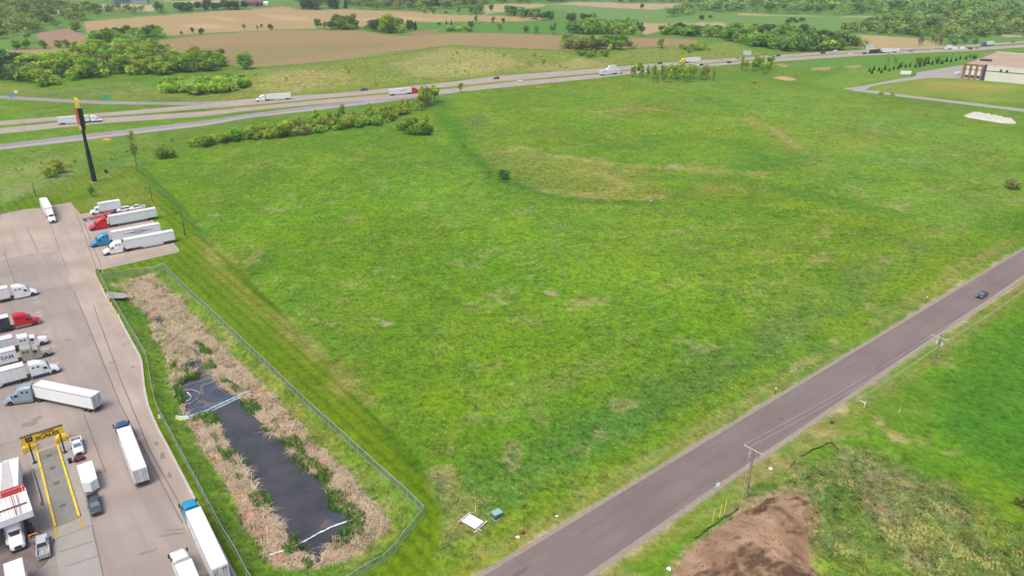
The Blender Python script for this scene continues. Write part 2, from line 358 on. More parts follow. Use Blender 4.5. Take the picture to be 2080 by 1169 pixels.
# --- ploughed fields and pastures
PLOW = dict(straw=.0, con=.25, plo=1)
TAN = (176,154,110)
paint([(325,82),(322,106),(440,131),(515,136),(600,131),(707,120),(798,105),(910,92),(1040,97.5),(1119,101),(1125,72),(1040,68.5),(905,68.5),(806,73),(733,63),(655,62),(565,61.5),(500,66),(420,70)], TAN, 1.5, 1, 1, **PLOW)
paint([(1119,101),(1125,72),(1200,76),(1290,77),(1415,82),(1420,90),(1384,92),(1306,96),(1200,104)], (178,150,112), 1.5, 1, 1, **PLOW)
paint([(330,110),(470,133),(500,133),(600,122),(800,88),(600,90),(430,95)], (152,148,96), 12, 14, .5, lam=50)
paint([(170,45),(250,37.5),(375,28.7),(520,18.7),(578,13),(609,20.8),(702,18.5),(760,22),(863,26),(941,31),(1040,33.7),(1105,36),(1105,42),(980,47),(838,44),(805,50),(640,58.4),(565,61),(500,63.6),(420,67),(322,74),(178,70)], (196,170,122), 1.5, 1, 1, **PLOW)
for q in ([(420,34),(470,36),(500,44),(450,42)], [(520,28),(620,34),(640,44),(560,40)], [(700,40),(820,34),(900,40),(780,44)], [(350,52),(430,48),(470,56),(400,58)]):
    paint(q, (216,192,146), 8, 8, .7, lam=25)
paint([(70,68),(142.5,58.7),(175,72.5),(172.5,87.5),(107.5,97.5),(77.5,82.5)], (182,150,124), 1.5, 1, 1, **PLOW)
paint([(-200,104),(0,102.5),(175,97.5),(250,103),(95,116),(0,112),(-200,112)], (186,158,128), 1.5, 1, 1, **PLOW)
paint([(140,5),(220,10),(315,11),(312,24),(237,20),(180,18)], (206,184,144), 1.5, 1, 1, **PLOW)
paint([(332,3),(420,1),(500,5),(500,9),(400,8)], (208,188,144), 1.5, 1, 1, **PLOW)
paint([(-100,90),(40,78),(78,66),(60,84),(0,100),(-100,102)], (110,158,56), 3, 2, 1)
paint([(842.7,45.4),(1040,46.7),(1105,44),(1192,47),(1192,66),(1040,68),(905,68),(870,62)], (98,152,62), 2, 1, 1, straw=0, con=.4)
paint([(826,67),(870,61),(895,60),(880,69),(850,72)], (160,138,112), 2, 1, 1)
paint([(1106,15.6),(1145,9),(1259.6,17),(1358,19.5),(1400,40),(1467,45),(1400,47),(1337.5,46),(1270,46.7),(1187,30)], (122,162,84), 3, 2, 1, straw=0, con=.35)
paint([(1105,10.4),(1166,4.7),(1389,7.3),(1363.5,19.5),(1228.5,15.6),(1145,9.5)], (200,180,148), 2, 1, 1, **PLOW)
paint([(985,10),(1020,7),(1110,9),(1105,14),(1010,26),(985,30)], (196,184,140), 2, 1, 1, **PLOW)
paint([(1272.6,46.7),(1467,45.4),(1475,49),(1467,65),(1345,62),(1311.5,71),(1290,60)], (200,180,136), 2, 1, 1, **PLOW)
paint([(1400,30),(1500,27),(1815,34),(1751,42),(1695,64),(1678.5,68),(1560,56),(1475,49),(1467,45),(1380,40)], (118,160,78), 2, 1, 1, straw=0, con=.35)
paint([(1500,27.3),(1815,34.8),(1820,39),(1700,35),(1500,30.5)], (196,186,130), 2, 1, 1, **PLOW)
paint([(1678.5,69),(1871,79.5),(1918,92),(1900,97),(1806.7,98.5),(1760,101),(1720,92),(1700,82)], (200,178,128), 2, 1, 1, **PLOW)
paint([(1560,57),(1620,65),(1690,66),(1678,70),(1600,68)], (190,168,126), 2, 1, 1, **PLOW)
paint([(2030,70),(2080,72),(2080,75),(2040,76)], (200,182,146), 2, 1, 1)
paint([(1900,92),(1940,78),(2100,76),(2100,82),(1980,91)], (112,156,72), 2, 1, 1)
# --- grass right of the field, around the warehouse
paint([(1560,135),(1667,120),(1974,105),(2200,92),(2200,130),(1975,128),(1820,150),(1730,140)], (108,156,58), 3, 2, 1, straw=.2)
paint([(1640,170),(1730,140),(1840,140),(1850,150),(1717,178),(1690,182)], (128,162,56), 2, 1.5, 1, straw=.2)
paint([(1765,180),(1850,162),(1890,159),(1952,160),(2200,186),(2200,210),(1980,205),(1790,188)], (140,164,62), 2, 1, 1, straw=.2, con=.4)
paint([(1850,166),(1960,164),(2060,180),(2000,196),(1880,182)], (164,168,82), 5, 4, .7, straw=.5, lam=15)
for q in ([(1648,138),(1690,136),(1690,142),(1645,143)], [(1718,134),(1750,133),(1748,138),(1722,139)], [(1578,130),(1600,132),(1598,137),(1580,134)], [(2000,108),(2020,113),(2014,118),(2000,114)]):
    paint(q, (196,168,118), 2, 1.5, .8, lam=5)
# weed patches, clover patches and old wheel tracks in the open grass
k = np.where((gR < 620) & (aux[:, 3] < .3) & (gR > 90))[0]; gg_ = (aux[k, 0] > .2)
for lam_, thr_, c_, op_, st_, sd_ in ((13, .60, (142,158,62), .22, .9, 201), (6, .66, (176,164,112), .4, 1, 202), (10, .60, (94,144,30), .35, .1, 203), (5, .62, (88,136,44), .32, .1, 204), (18, .58, (130,168,26), .4, .3, 205)):
    w = ss(thr_, thr_ + .1, fbm(gx[k] / lam_, gy[k] / lam_, sd_, 3)) * op_ * gg_ * (aux[k, 2] < .5); col[k] = col[k] * (1 - w[:, None]) + np.array(A(*c_)) * w[:, None]; aux[k, 0] = aux[k, 0] * (1 - w) + st_ * w
for tr_ in ([(1250,700),(1150,560),(1120,450),(1200,420),(1400,400),(1640,330),(1780,240)], [(870,930),(1000,800),(1200,700),(1500,600),(1800,470),(2000,420)], [(600,640),(760,560),(900,460),(960,330)]):
    for o_ in (-6, 6): band([(p[0] + o_ * .6, p[1] + o_ * .4) for p in tr_], .5, (144,158,74), .9, .8, .4)
# bare and lush places of the open field, laid over the weeds
for q in ([(980,318),(1040,300),(1150,318),(1250,335),(1330,345),(1350,405),(1200,408),(1100,385),(1030,355)],
          [(1200,225),(1280,215),(1330,222),(1290,235),(1210,240)], [(1330,325),(1440,338),(1540,350),(1500,358),(1380,345)],
          [(1520,240),(1600,270),(1640,310),(1590,300),(1540,265)], [(1700,300),(1765,280),(1740,300),(1710,310)], [(1420,372),(1470,368),(1480,395),(1430,395)]):
    paint(q, (152,152,68), 8, 9, .5, straw=.75, lam=7)
for q in ([(1060,375),(1085,382),(1130,392),(1100,390)], [(1355,333),(1375,334),(1378,340),(1358,339)], [(1180,322),(1200,328),(1188,330)], [(775,652),(795,655),(790,668),(778,662)], [(1105,592),(1130,590),(1128,600),(1112,600)], [(1560,525),(1590,528),(1570,533)]):
    paint(q, (192,176,140), 1, 1.2, .7, straw=.9, lam=4)
for q, w_ in (([(985,312),(1060,300),(1130,316),(1240,333),(1330,338),(1450,346),(1545,354)], 5), ([(1050,372),(1100,386),(1200,399),(1300,404),(1335,402)], 4), ([(1180,345),(1230,355),(1270,375),(1240,392)], 4), ([(1210,228),(1290,220),(1370,226)], 5), ([(1520,242),(1575,262),(1620,300)], 5), ([(560,640),(640,715),(740,820)], 3)):
    band(q, w_, (176,164,96), 3, 4, .6, straw=.8)
# darker lush bands, low places
band([(890,200),(900,240),(935,290),(985,340),(1020,365),(1080,390),(1200,410),(1330,412)], 6, (74,130,26), 3, 3, .75)
band([(890,205),(905,235),(945,280)], 14, (84,144,28), 6, 4, .7)
band([(1340,360),(1480,365),(1600,385),(1700,410),(1850,440)], 9, (84,136,38), 6, 5, .65)
band([(1240,300),(1400,275),(1500,290),(1560,330),(1500,345)], 12, (88,142,40), 7, 6, .6)
band([(1335,172),(1430,195),(1480,225)], 3, (84,140,46), 2, 1, .8)
paint([(940,240),(975,232),(1000,250),(960,262)], (96,136,64), 3, 3, .8, lam=5)
# broad dapple everywhere
k = gR < 700; v = 1 + (fbm(gx / 32, gy / 32, 71, 3) - .5) * .32 * k + (fbm(gx / 8, gy / 8, 72, 2) - .5) * .18 * k
col[:, :3] *= v[:, None]
hue = (fbm(gx / 45, gy / 45, 75, 2) - .5) * .35 * k * (aux[:, 3] < .5); col[:, 0] *= 1 + hue

gm = mat('ground_cover', rough=.95, spec=.1); g = N(gm)
ca = g.n('Attribute'); ca.attribute_name = 'cover'; ax = g.n('Attribute'); ax.attribute_name = 'kind'
sep = g.n('SeparateColor'); g.L(ax.outputs['Color'], sep.inputs[0]); straw_, con_, mow_ = sep.outputs[0], sep.outputs[1], sep.outputs[2]
plo_ = ax.outputs['Alpha']
wv = g.n('TexNoise'); wv.inputs['Scale'].default_value = .12; wv.inputs['Detail'].default_value = 2; g.L(g.co, wv.inputs['Vector'])
dis = g.n('VectorMath', operation='MULTIPLY_ADD'); g.L(wv.outputs['Color'], dis.inputs[0]); dis.inputs[1].default_value = (2.2, 2.2, 0); g.L(g.co, dis.inputs[2])
warp = dis.outputs[0]
f1 = g.noise(1.0, 5, .75, g.scale(g.co, (1, .7, 1), .5)); f2 = g.noise(3.6, 3, .8); f3 = g.noise(.16, 3, .6, warp)
f4 = g.noise(.4, 4, .7, warp)
fac = g.m('ADD', g.m('MULTIPLY', g.mrange(f4, .3, .7, -.5, .5), .85), g.m('ADD', g.m('MULTIPLY', g.mrange(f1, .3, .7, -.5, .5), 1.35), g.m('ADD', g.m('MULTIPLY', g.mrange(f2, .3, .7, -.5, .5), .8), g.m('MULTIPLY', g.mrange(f3, .3, .7, -.5, .5), .35))))
bri = g.m('ADD', 1.0, g.m('MULTIPLY', fac, con_))
h1 = g.mrange(g.noise(.75, 4, .7, g.scale(warp, (1, .7, 1), 1.1)), .36, .64, 0, 1)
gcol = g.mix(g.m('MULTIPLY', g.m('SUBTRACT', 1.0, plo_), g.mrange(con_, 0, 1, 0, .8)), ca.outputs['Color'], g.mix(h1, g.mix(1.0, ca.outputs['Color'], (1.28, .98, .8, 1), 'MULTIPLY'), g.mix(1.0, ca.outputs['Color'], (.78, 1.0, 1.45, 1), 'MULTIPLY')))
cc = g.n('VectorMath', operation='SCALE'); g.L(gcol, cc.inputs[0]); g.L(bri, cc.inputs['Scale'])
# pale dead stems in streaks
s1 = g.noise(1.7, 4, .8, g.scale(g.co, (1.5, .7, 1), -.6)); s2 = g.noise(.22, 3, .6, warp)
thr = g.m('SUBTRACT', .80, g.m('MULTIPLY', straw_, g.mrange(s2, .35, .62, .12, .34)))
sm = g.mrange(g.m('SUBTRACT', s1, thr), 0, .07, 0, .75)
c1 = g.mix(sm, cc.outputs[0], A(204, 196, 116))
# ploughing lines / mowing stripes
w1 = g.n('TexWave', wave_type='BANDS', bands_direction='X'); w1.inputs['Scale'].default_value = .11; w1.inputs['Distortion'].default_value = .4; w1.inputs['Detail'].default_value = 2
g.L(g.scale(g.co, (1, 1, 1), R(39)), w1.inputs['Vector'])
c2 = g.mix(g.m('MULTIPLY', mow_, g.mrange(w1.outputs['Fac'], .45, .95, 0, .6)), c1, g.mix(1.0, c1, (.62, .72, .5, 1), 'MULTIPLY'))
w2 = g.n('TexWave', wave_type='BANDS', bands_direction='Y'); w2.inputs['Scale'].default_value = .055; w2.inputs['Distortion'].default_value = 5; w2.inputs['Detail'].default_value = 3
g.L(g.scale(g.co, (.35, 1, 1), R(8)), w2.inputs['Vector'])
c3 = g.mix(g.m('MULTIPLY', plo_, g.mrange(w2.outputs['Fac'], .2, .9, 0, .42)), c2, g.mix(1.0, c2, (.72, .7, .62, 1), 'MULTIPLY'))
g.L(c3, g.b.inputs['Base Color']); g.bump(g.m('ADD', g.m('MULTIPLY', f1, 1.0), g.m('MULTIPLY', f2, .4)), .55, .35)
ground = link('ground', fast_mesh('ground', np.stack([gx, gy, gz], -1), gf, gm, {'cover': np.clip(col, 0, .85), 'kind': np.clip(aux, 0, 1)}, True)); tag(ground, kind='structure')

# ------------------------------------------------------------------ roads and paved ground
def road_mat(name, base, base2, streak, rot, sc=1.0):
    m = mat(name, rough=.88, spec=.25); g = N(m)
    c = g.mix(g.ramp(g.noise(.07 * sc, 4), .35, .65), base, base2)
    c = g.mix(g.mrange(g.noise(.5, 4, .6, g.scale(g.co, (.07, 1, 1), rot)), .45, .75, 0, streak), c, tuple(v * .66 for v in base[:3]) + (1,))
    c = g.mix(g.mrange(g.noise(9, 3, .7), .3, .7, 0, .16), c, tuple(v * .55 for v in base[:3]) + (1,))
    c = g.mix(g.mrange(g.noise(.9, 3, .6), .62, .78, 0, .35), c, tuple(v * .7 for v in base[:3]) + (1,))
    g.L(c, g.b.inputs['Base Color']); g.bump(g.noise(14, 2), .3, .02); return m
M_ROAD = road_mat('chip_seal_asphalt', A(140,127,124), A(152,139,133), .4, R(40))
M_LOT = road_mat('worn_asphalt', A(194,180,170), A(172,160,152), .6, R(-52))
M_LOT2 = road_mat('old_concrete', A(212,196,180), A(188,172,158), .7, R(-54))
M_CONC = noisy('pale_concrete', A(196,190,182), A(180,176,168), .35, .9, 5, .01, 14)
M_GRAV = noisy('gravel', A(190,176,160), A(164,150,134), 1.2, .95, 5, .03, 6)
M_HWY = road_mat('highway_concrete', A(200,188,176), A(188,176,166), .5, R(20))
M_HWYR = road_mat('ramp_asphalt', A(178,172,170), A(166,158,156), .3, R(20))
M_SHOULD = noisy('shoulder', A(192,176,150), A(178,164,140), .5, .95, 4)
M_YEL = noisy('yellow_paint', A(232,196,30), A(214,170,24), 2, .6, 4); M_WHT = noisy('road_white', A(235,232,224), A(196,188,178), 2, .7, 4)
M_SEAM = noisy('tar_seam', A(124,112,108), A(140,128,120), 2, .9, 3); M_DARKM = mat('black_metal', (.02, .02, .022, 1), .45)
# near road, running out of the frame both ways
WL = [G(*p) for p in [(1180,1049.6),(1992,560)]]; WR = [G(*p) for p in [(1190,1166),(2076,560)]]
def ext(a, b, s0, s1):
    dx, dy = b[0] - a[0], b[1] - a[1]; return [(a[0] + dx * s, a[1] + dy * s) for s in np.linspace(s0, s1, 12)]
def shift(line, d):
    (ax, ay), (bx, by) = line[0], line[-1]; L = math.hypot(bx - ax, by - ay); nx, ny = -(by - ay) / L, (bx - ax) / L
    return [(x + nx * d, y + ny * d) for x, y in line]
eL, eR = ext(*WL, -.55, 2.6), ext(*WR, -.55, 2.6)
ribbon('gravel_shoulder', shift(eL, .9), shift(eL, -.3), M_GRAV, .010, 260, 3, True)
ribbon('gravel_shoulder', shift(eR, .3), shift(eR, -1.1), M_GRAV, .010, 260, 3, True)
ribbon('road', eL, eR, M_ROAD, .024, 200, 7, True)
for d, w in ((1.0, .16),): ribbon('road_crack', shift(eR, d + w), shift(eR, d), M_SEAM, .030, 200, 2, True)
rs0 = random.Random(9); ax_, ay_ = eR[0]; bx_, by_ = eR[-1]; RLn = math.hypot(bx_ - ax_, by_ - ay_); rux, ruy = (bx_ - ax_) / RLn, (by_ - ay_) / RLn
def road_pt(s_, w_): return (ax_ + rux * s_ - ruy * w_, ay_ + ruy * s_ + rux * w_)
M_PATCH = noisy('road_patch', A(118,108,106), A(132,120,116), 1.5, .9, 4)
for i in range(16):
    s_ = rs0.uniform(20, 330); w_ = rs0.uniform(1, 6); n_ = 9; L_ = rs0.uniform(2, 6); tr_ = rs0.random() < .5; rows = []
    for k in range(n_):
        t_ = k / (n_ - 1); p_ = road_pt(s_ + rs0.uniform(-.1, .1) + (0 if tr_ else t_ * L_ * 2), w_ + (t_ * L_ if tr_ else rs0.uniform(-.1, .1))); rows.append([(p_[0] - .05, p_[1] - .05, .031), (p_[0] + .05, p_[1] + .05, .031)])
    tag(MB().grid(rows).build('road_crack', M_SEAM, fix=False), kind='structure')
for s_, w_, a_, b_ in ((60, 6.5, 1.2, .5), (150, 3, .5, .5), (168, 4.5, .35, .8), (205, 1.2, 2.0, .5), (96, 7.2, 3, .4)):
    sheet('road_patch', [road_pt(s_ + a_ * math.cos(t) * rs0.uniform(.8, 1.15), w_ + b_ * math.sin(t)) for t in np.linspace(0, 6.28, 12)[:-1]], M_PATCH, .032, True)
# truck park
LOT = [(143.7,410.6),(162.8,434.6),(280,416.6),(365,511),(208,547),(190,553),(210,598),(237.8,642.3),(264.5,693.5),(284.5,729),(290,784.6),(297.8,824.7),(316,867.7),(333.4,900),(385.6,1001),(473,1169),(560,1335),(-600,1335),(-420,470),(0,435.8),(47.9,425),(79,422.6)]
sheet('truck_park', LOT, M_LOT2, .02)
sheet('asphalt_patch', [(0,528),(60,515),(116,510),(150,590),(198,700),(245,820),(300,930),(370,1060),(440,1200),(480,1330),(-600,1335),(-500,640)], M_LOT, .026)
sheet('concrete_apron', [(108,1094),(187,1067),(215,1180),(250,1335),(150,1335)], M_CONC, .031)
M_OIL = noisy('oily_asphalt', A(118,106,100), A(150,138,130), .6, .6, 5)
sheet('oil_stain', [(-60,1100),(30,1060),(75,1075),(112,1095),(105,1130),(70,1169),(60,1250),(-80,1250)], M_OIL, .031)
def kerb(name, px, w=.5, h=.15):
    pts = [G(*p) for p in px]; x, y = resample(pts, max(40, len(pts) * 4)); mb = MB(); secs = []
    for i in range(len(x)):
        j = min(i, len(x) - 2); dx, dy = x[j + 1] - x[j], y[j + 1] - y[j]; L = math.hypot(dx, dy); nx, ny = -dy / L, dx / L
        secs.append([(x[i], y[i], -.05), (x[i], y[i], h), (x[i] + nx * w, y[i] + ny * w, h + .01), (x[i] + nx * w, y[i] + ny * w, -.05)])
    return tag(mb.loft(secs).build(name, M_KERB), kind='structure')
M_KERB = noisy('kerb_concrete', A(224,218,208), A(200,194,186), .5, .9)
kerb('kerb', [(190,553),(210,598),(237.8,642.3),(264.5,693.5),(284.5,729),(290,784.6),(297.8,824.7),(316,867.7),(333.4,900),(385.6,1001),(473,1169),(560,1335)])
kerb('kerb', [(280,416.6),(365,511),(208,547)], .25, .12)
for a, b in (((165,436),(208,547)), ((148,412),(215,600)), ((100,450),(140,560)), ((55,462),(78,512)), ((150,590),(245,822)), ((245,822),(372,1062)), ((40,600),(8,512)), ((190,620),(245,770)), ((245,770),(300,905)), ((300,905),(375,1040)), ((187,1067),(230,1260)), ((120,1120),(190,1098)), ((132,1150),(200,1128)), ((0,905),(60,885)), ((170,840),(215,960))):
    (x0, y0), (x1, y1) = G(*a), G(*b); L = math.hypot(x1 - x0, y1 - y0); nx, ny = -(y1 - y0) / L * .09, (x1 - x0) / L * .09
    n = max(2, int(L / 3)); rows = []
    for i in range(n + 1):
        t = i / n; j = random.uniform(-.08, .08); x, y = x0 + (x1 - x0) * t + nx * j * 6, y0 + (y1 - y0) * t + ny * j * 6
        rows.append([(x - nx, y - ny, .036), (x + nx, y + ny, .036)])
    tag(MB().grid(rows).build('pavement_seam', M_SEAM, fix=False), kind='structure')
M_SPOT = noisy('oil_spot', A(150,138,130), A(166,154,146), 2.5, .8, 3)
rs = random.Random(5)
def stain(px, py, a, b, yaw):
    x, y = G(px, py); pts = []
    for k in range(14):
        t = 2 * math.pi * k / 14; q = rs.uniform(.65, 1.25); u, v = math.cos(t) * a * q, math.sin(t) * b * q; pts.append((x + u * math.cos(yaw) - v * math.sin(yaw), y + u * math.sin(yaw) + v * math.cos(yaw)))
    return sheet('oil_spot', pts, M_SPOT, .033 + rs.uniform(0, .004), True)
for px, py, a, b, yw in ((230,735,.9,.5,1), (270,745,.7,.5,0), (182,680,.9,.35,-1), (215,585,.8,.5,0), (250,700,.6,.4,1), (330,925,1.4,.5,-1), (345,965,1.2,.5,-1), (318,900,.8,.4,-1), (80,625,2.4,.35,.1), (95,632,1.8,.3,.1), (140,690,1.1,.5,0), (60,860,1.6,1.0,.4), (75,850,1.2,.8,1), (64,880,1.3,.6,.6), (120,1010,.5,.4,0), (165,470,1.2,.3,-.9), (180,500,1.4,.3,-.9), (232,545,1.1,.5,.6), (245,505,1.6,.3,.6), (200,960,.8,.4,0), (300,1120,1.6,.4,.5), (345,1085,2.2,.35,.2), (355,1075,1.8,.3,.1), (30,540,1.5,.5,0), (8,560,1.2,.6,0), (62,700,1.4,.5,.6)): stain(px, py, a, b, yw)
def mark(name, pairs, w, m, z=.036):
    mb = MB()
    for a, b in pairs:
        (x0, y0), (x1, y1) = G(*a), G(*b); L = math.hypot(x1 - x0, y1 - y0); nx, ny = -(y1 - y0) / L * w / 2, (x1 - x0) / L * w / 2
        mb.add([(x0 - nx, y0 - ny, z), (x1 - nx, y1 - ny, z), (x1 + nx, y1 + ny, z), (x0 + nx, y0 + ny, z)], [(0, 1, 2, 3)])
    return tag(mb.build(name, m, fix=False), kind='structure')
M_FADY = noisy('faded_yellow', A(212,184,120), A(200,176,130), 1, .8, 4)
mark('bay_line', [((125,415),(140,440)), ((84,427),(93,443)), ((225,528),(342,503)), ((215,478),(330,452)), ((218,512),(300,493))] + [((i * 15 - 14, 447 - i), (i * 15 + 26, 468 - i * .8)) for i in range(5)] + [((-30, 470 + i * 14), (40, 478 + i * 13)) for i in range(3)], .16, M_FADY)
# stall numbers painted in front of the row of trucks
for (x, y), s in zip([(72,605),(75,613),(79,634),(82,641),(94,673),(97,683),(101,693),(105,704),(108,715),(112,727),(116,737)], ['5', '5', '5', '4', '5', '3', '5', '2', '5', '1', '5']):
    o = link('stall_number', text_mesh(s, 1.8, M_WHT, 'stall_number', .001, 1.3, .04)); gx0, gy0 = G(x, y); o.location = (gx0, gy0, .042); o.rotation_euler = (0, 0, R(128 - 90 + 90)); tag(o, kind='structure')
# highway carriageways, ramps
def two(top, bot, name, m, dz, n=150, e=0.0):
    a, b = resample(PL(top), n), resample(PL(bot), n); Lp, Rp = [], []
    for i in range(n):
        dx, dy = a[0][i] - b[0][i], a[1][i] - b[1][i]; L = math.hypot(dx, dy) + 1e-6
        Lp.append((a[0][i] + dx / L * e, a[1][i] + dy / L * e)); Rp.append((b[0][i] - dx / L * e, b[1][i] - dy / L * e))
    return ribbon(name, Lp, Rp, m, dz, n, 5, True)
FT = [(-150,256),(0,246.7),(202,230.6),(404,213.4),(500,201.8),(681.7,189.7),(782.7,180.6),(920,166.6),(1000,155.8),(1207.7,140),(1324.5,129.8),(1493,118),(1667,106.5),(1834.6,98),(1974,91.6),(2080,83.7),(2250,73)]
FB = [(-150,264),(0,254.8),(202,237.6),(404,221.5),(500,214),(681.7,197.7),(782.7,188.7),(920,175.5),(1000,167),(1207.7,149),(1324.5,137.2),(1493,124),(1667,111.2),(1834.6,102.2),(1974,95.4),(2080,87.8),(2250,77)]
CT = [(-150,272),(0,261),(202,240.7),(420,227),(500,219),(641,204.6),(782.7,192.7),(920,180.2),(1000,171),(1207.7,152),(1324.5,139.4),(1441,130),(1493,126.4),(1583.7,118.5),(1751,107.8),(1974,97.9),(2080,90.6),(2250,80)]
CB = [(-150,284),(0,272),(202,250.8),(420,235.6),(500,225.5),(641,212.3),(782.7,200.8),(920,188.4),(1000,180),(1207.7,159.5),(1324.5,145.2),(1441,135.3),(1493,131),(1583.7,125),(1751,113.4),(1974,103.4),(2080,96.6),(2250,86)]
two(FT, FB, 'highway_shoulder', M_SHOULD, .05, e=.9); two(CT, CB, 'highway_shoulder', M_SHOULD, .05, e=.9)
two(FT, FB, 'highway_westbound', M_HWY, .09); two(CT, CB, 'highway_eastbound', M_HWY, .09)
two([(-150,190),(0,194.5),(202,205),(303,207.5),(420,207),(500,202.2)], [(-150,196),(0,201),(202,212),(303,213),(420,214.5),(500,209)], 'exit_ramp', M_HWYR, .07, 60)
two([(-150,312),(0,293),(202,269.5),(420,244.4),(500,232),(641,214.5),(782.7,200),(920,187.5)], [(-150,326),(0,305),(202,282),(420,255.8),(500,241),(641,225),(782.7,207.8),(920,190)], 'entrance_ramp', M_HWYR, .07, 80)
M_PALE = noisy('ramp_wheel_track', A(206,202,200), A(186,180,178), .8, .8, 3)
two([(-150,320),(0,300.5),(202,277),(420,251),(500,237.6),(641,221),(782.7,204.6)], [(-150,323),(0,303),(202,279.6),(420,253.2),(500,239.2),(641,222.8),(782.7,206)], 'ramp_edge_line', M_PALE, .1, 80)
def along(T_, B_, f, w, name, m, dash=None, n=400):
    a, b = resample(PL(T_), n), resample(PL(B_), n); x = a[0] * (1 - f) + b[0] * f; y = a[1] * (1 - f) + b[1] * f; mb = MB(); s = 0
    for i in range(n - 1):
        dx, dy = x[i + 1] - x[i], y[i + 1] - y[i]; L = math.hypot(dx, dy); s += L
        if dash and (s % 12) > 3.5: continue
        nx, ny = -dy / L * w / 2, dx / L * w / 2; q = [(x[i] - nx, y[i] - ny), (x[i + 1] - nx, y[i + 1] - ny), (x[i + 1] + nx, y[i + 1] + ny), (x[i] + nx, y[i] + ny)]
        mb.add([(u, v, float(T(u, v)) + .12) for u, v in q], [(0, 1, 2, 3)])
    return tag(mb.build(name, m, fix=False), kind='structure')
for T_, B_, yl, wl in ((FT, FB, .84, .2), (CT, CB, .12, .78)):
    along(T_, B_, yl, .18, 'edge_line', M_YEL); along(T_, B_, wl, .18, 'edge_line', M_WHT); along(T_, B_, (yl + wl) / 2, .2, 'lane_line', M_WHT, True, 700)
# warehouse drive
two([(1712,179.5),(1740,176.5),(1834,158.8),(1858,154.8),(1863,147),(1957,132)], [(1717,181.5),(1758,182),(1762,178.5),(1778,174),(1848,163.3),(1890,158.4),(1952,160)], 'warehouse_drive', M_CONC, .03, 40)
two([(1736,183),(1780,184),(1818,190.5),(2080,221.5),(2300,250)], [(1730,184.5),(1778,190),(1821,195.6),(2080,227.2),(2300,256)], 'access_road', M_CONC, .025, 50)
sheet('junction_apron', [(1712,180),(1740,177),(1770,178),(1759,182),(1764,184),(1790,188),(1780,191),(1740,185)], M_CONC, .04)
# ------------------------------------------------------------------ pond
wm = mat('pond_water', A(66, 68, 78), .08, 0, .5); g = N(wm)
pc = G(432, 800, -1.25); 
wn = g.noise(.16, 3, .6); wn2 = g.noise(.35, 5, .6)
g.L(g.mix(g.ramp(wn, .35, .7), A(70, 70, 73), A(92, 90, 90)), g.b.inputs['Base Color']); g.bump(g.noise(2.2, 4), .35, .05)
ws = [(x, y) for x, y in [G(*p, -1.25) for p in [(245,560),(340,548),(840,1030),(820,1090),(700,1165),(540,1165),(300,720)]]]
water = sheet('pond', ws, wm, -1.72, True)
water.location.z = .14
# oily film on the upper pool
fm = mat('oil_sheen', A(96, 98, 110), .12, 0, .5, .35); g = N(fm)
dd = g.n('TexNoise'); dd.inputs['Scale'].default_value = .14; dd.inputs['Detail'].default_value = 1.5; g.L(g.co, dd.inputs['Vector'])
rp = g.n('ValToRGB'); g.L(dd.outputs['Fac'], rp.inputs[0]); e = rp.color_ramp; e.elements[0].position = .3; e.elements[0].color = A(96, 100, 118); e.elements[1].position = .75; e.elements[1].color = A(98, 100, 114)
for p, c in ((.40, (116,122,140)), (.47, (86,100,134)), (.50, (150,122,118)), (.53, (164,156,136)), (.56, (90,116,142)), (.63, (110,114,130))):
    q = e.elements.new(p); q.color = A(*c)
g.L(rp.outputs[0], g.b.inputs['Base Color']); g.b.inputs['Alpha'].default_value = .6
film = sheet('oil_film', [G(*p, -1.5) for p in [(384,706),(405,722),(420,755),(460,795),(486,808),(440,832),(378,842),(362,815),(362,790),(372,770),(398,764),(394,735)]], fm, -1.575, True, 'structure')
film2 = sheet('oil_film', [G(*p, -1.5) for p in [(612,1098),(655,1062),(672,1040),(686,1040),(712,1050),(680,1066),(640,1082)]], fm, -1.575, True, 'structure')
WZ = -1.58
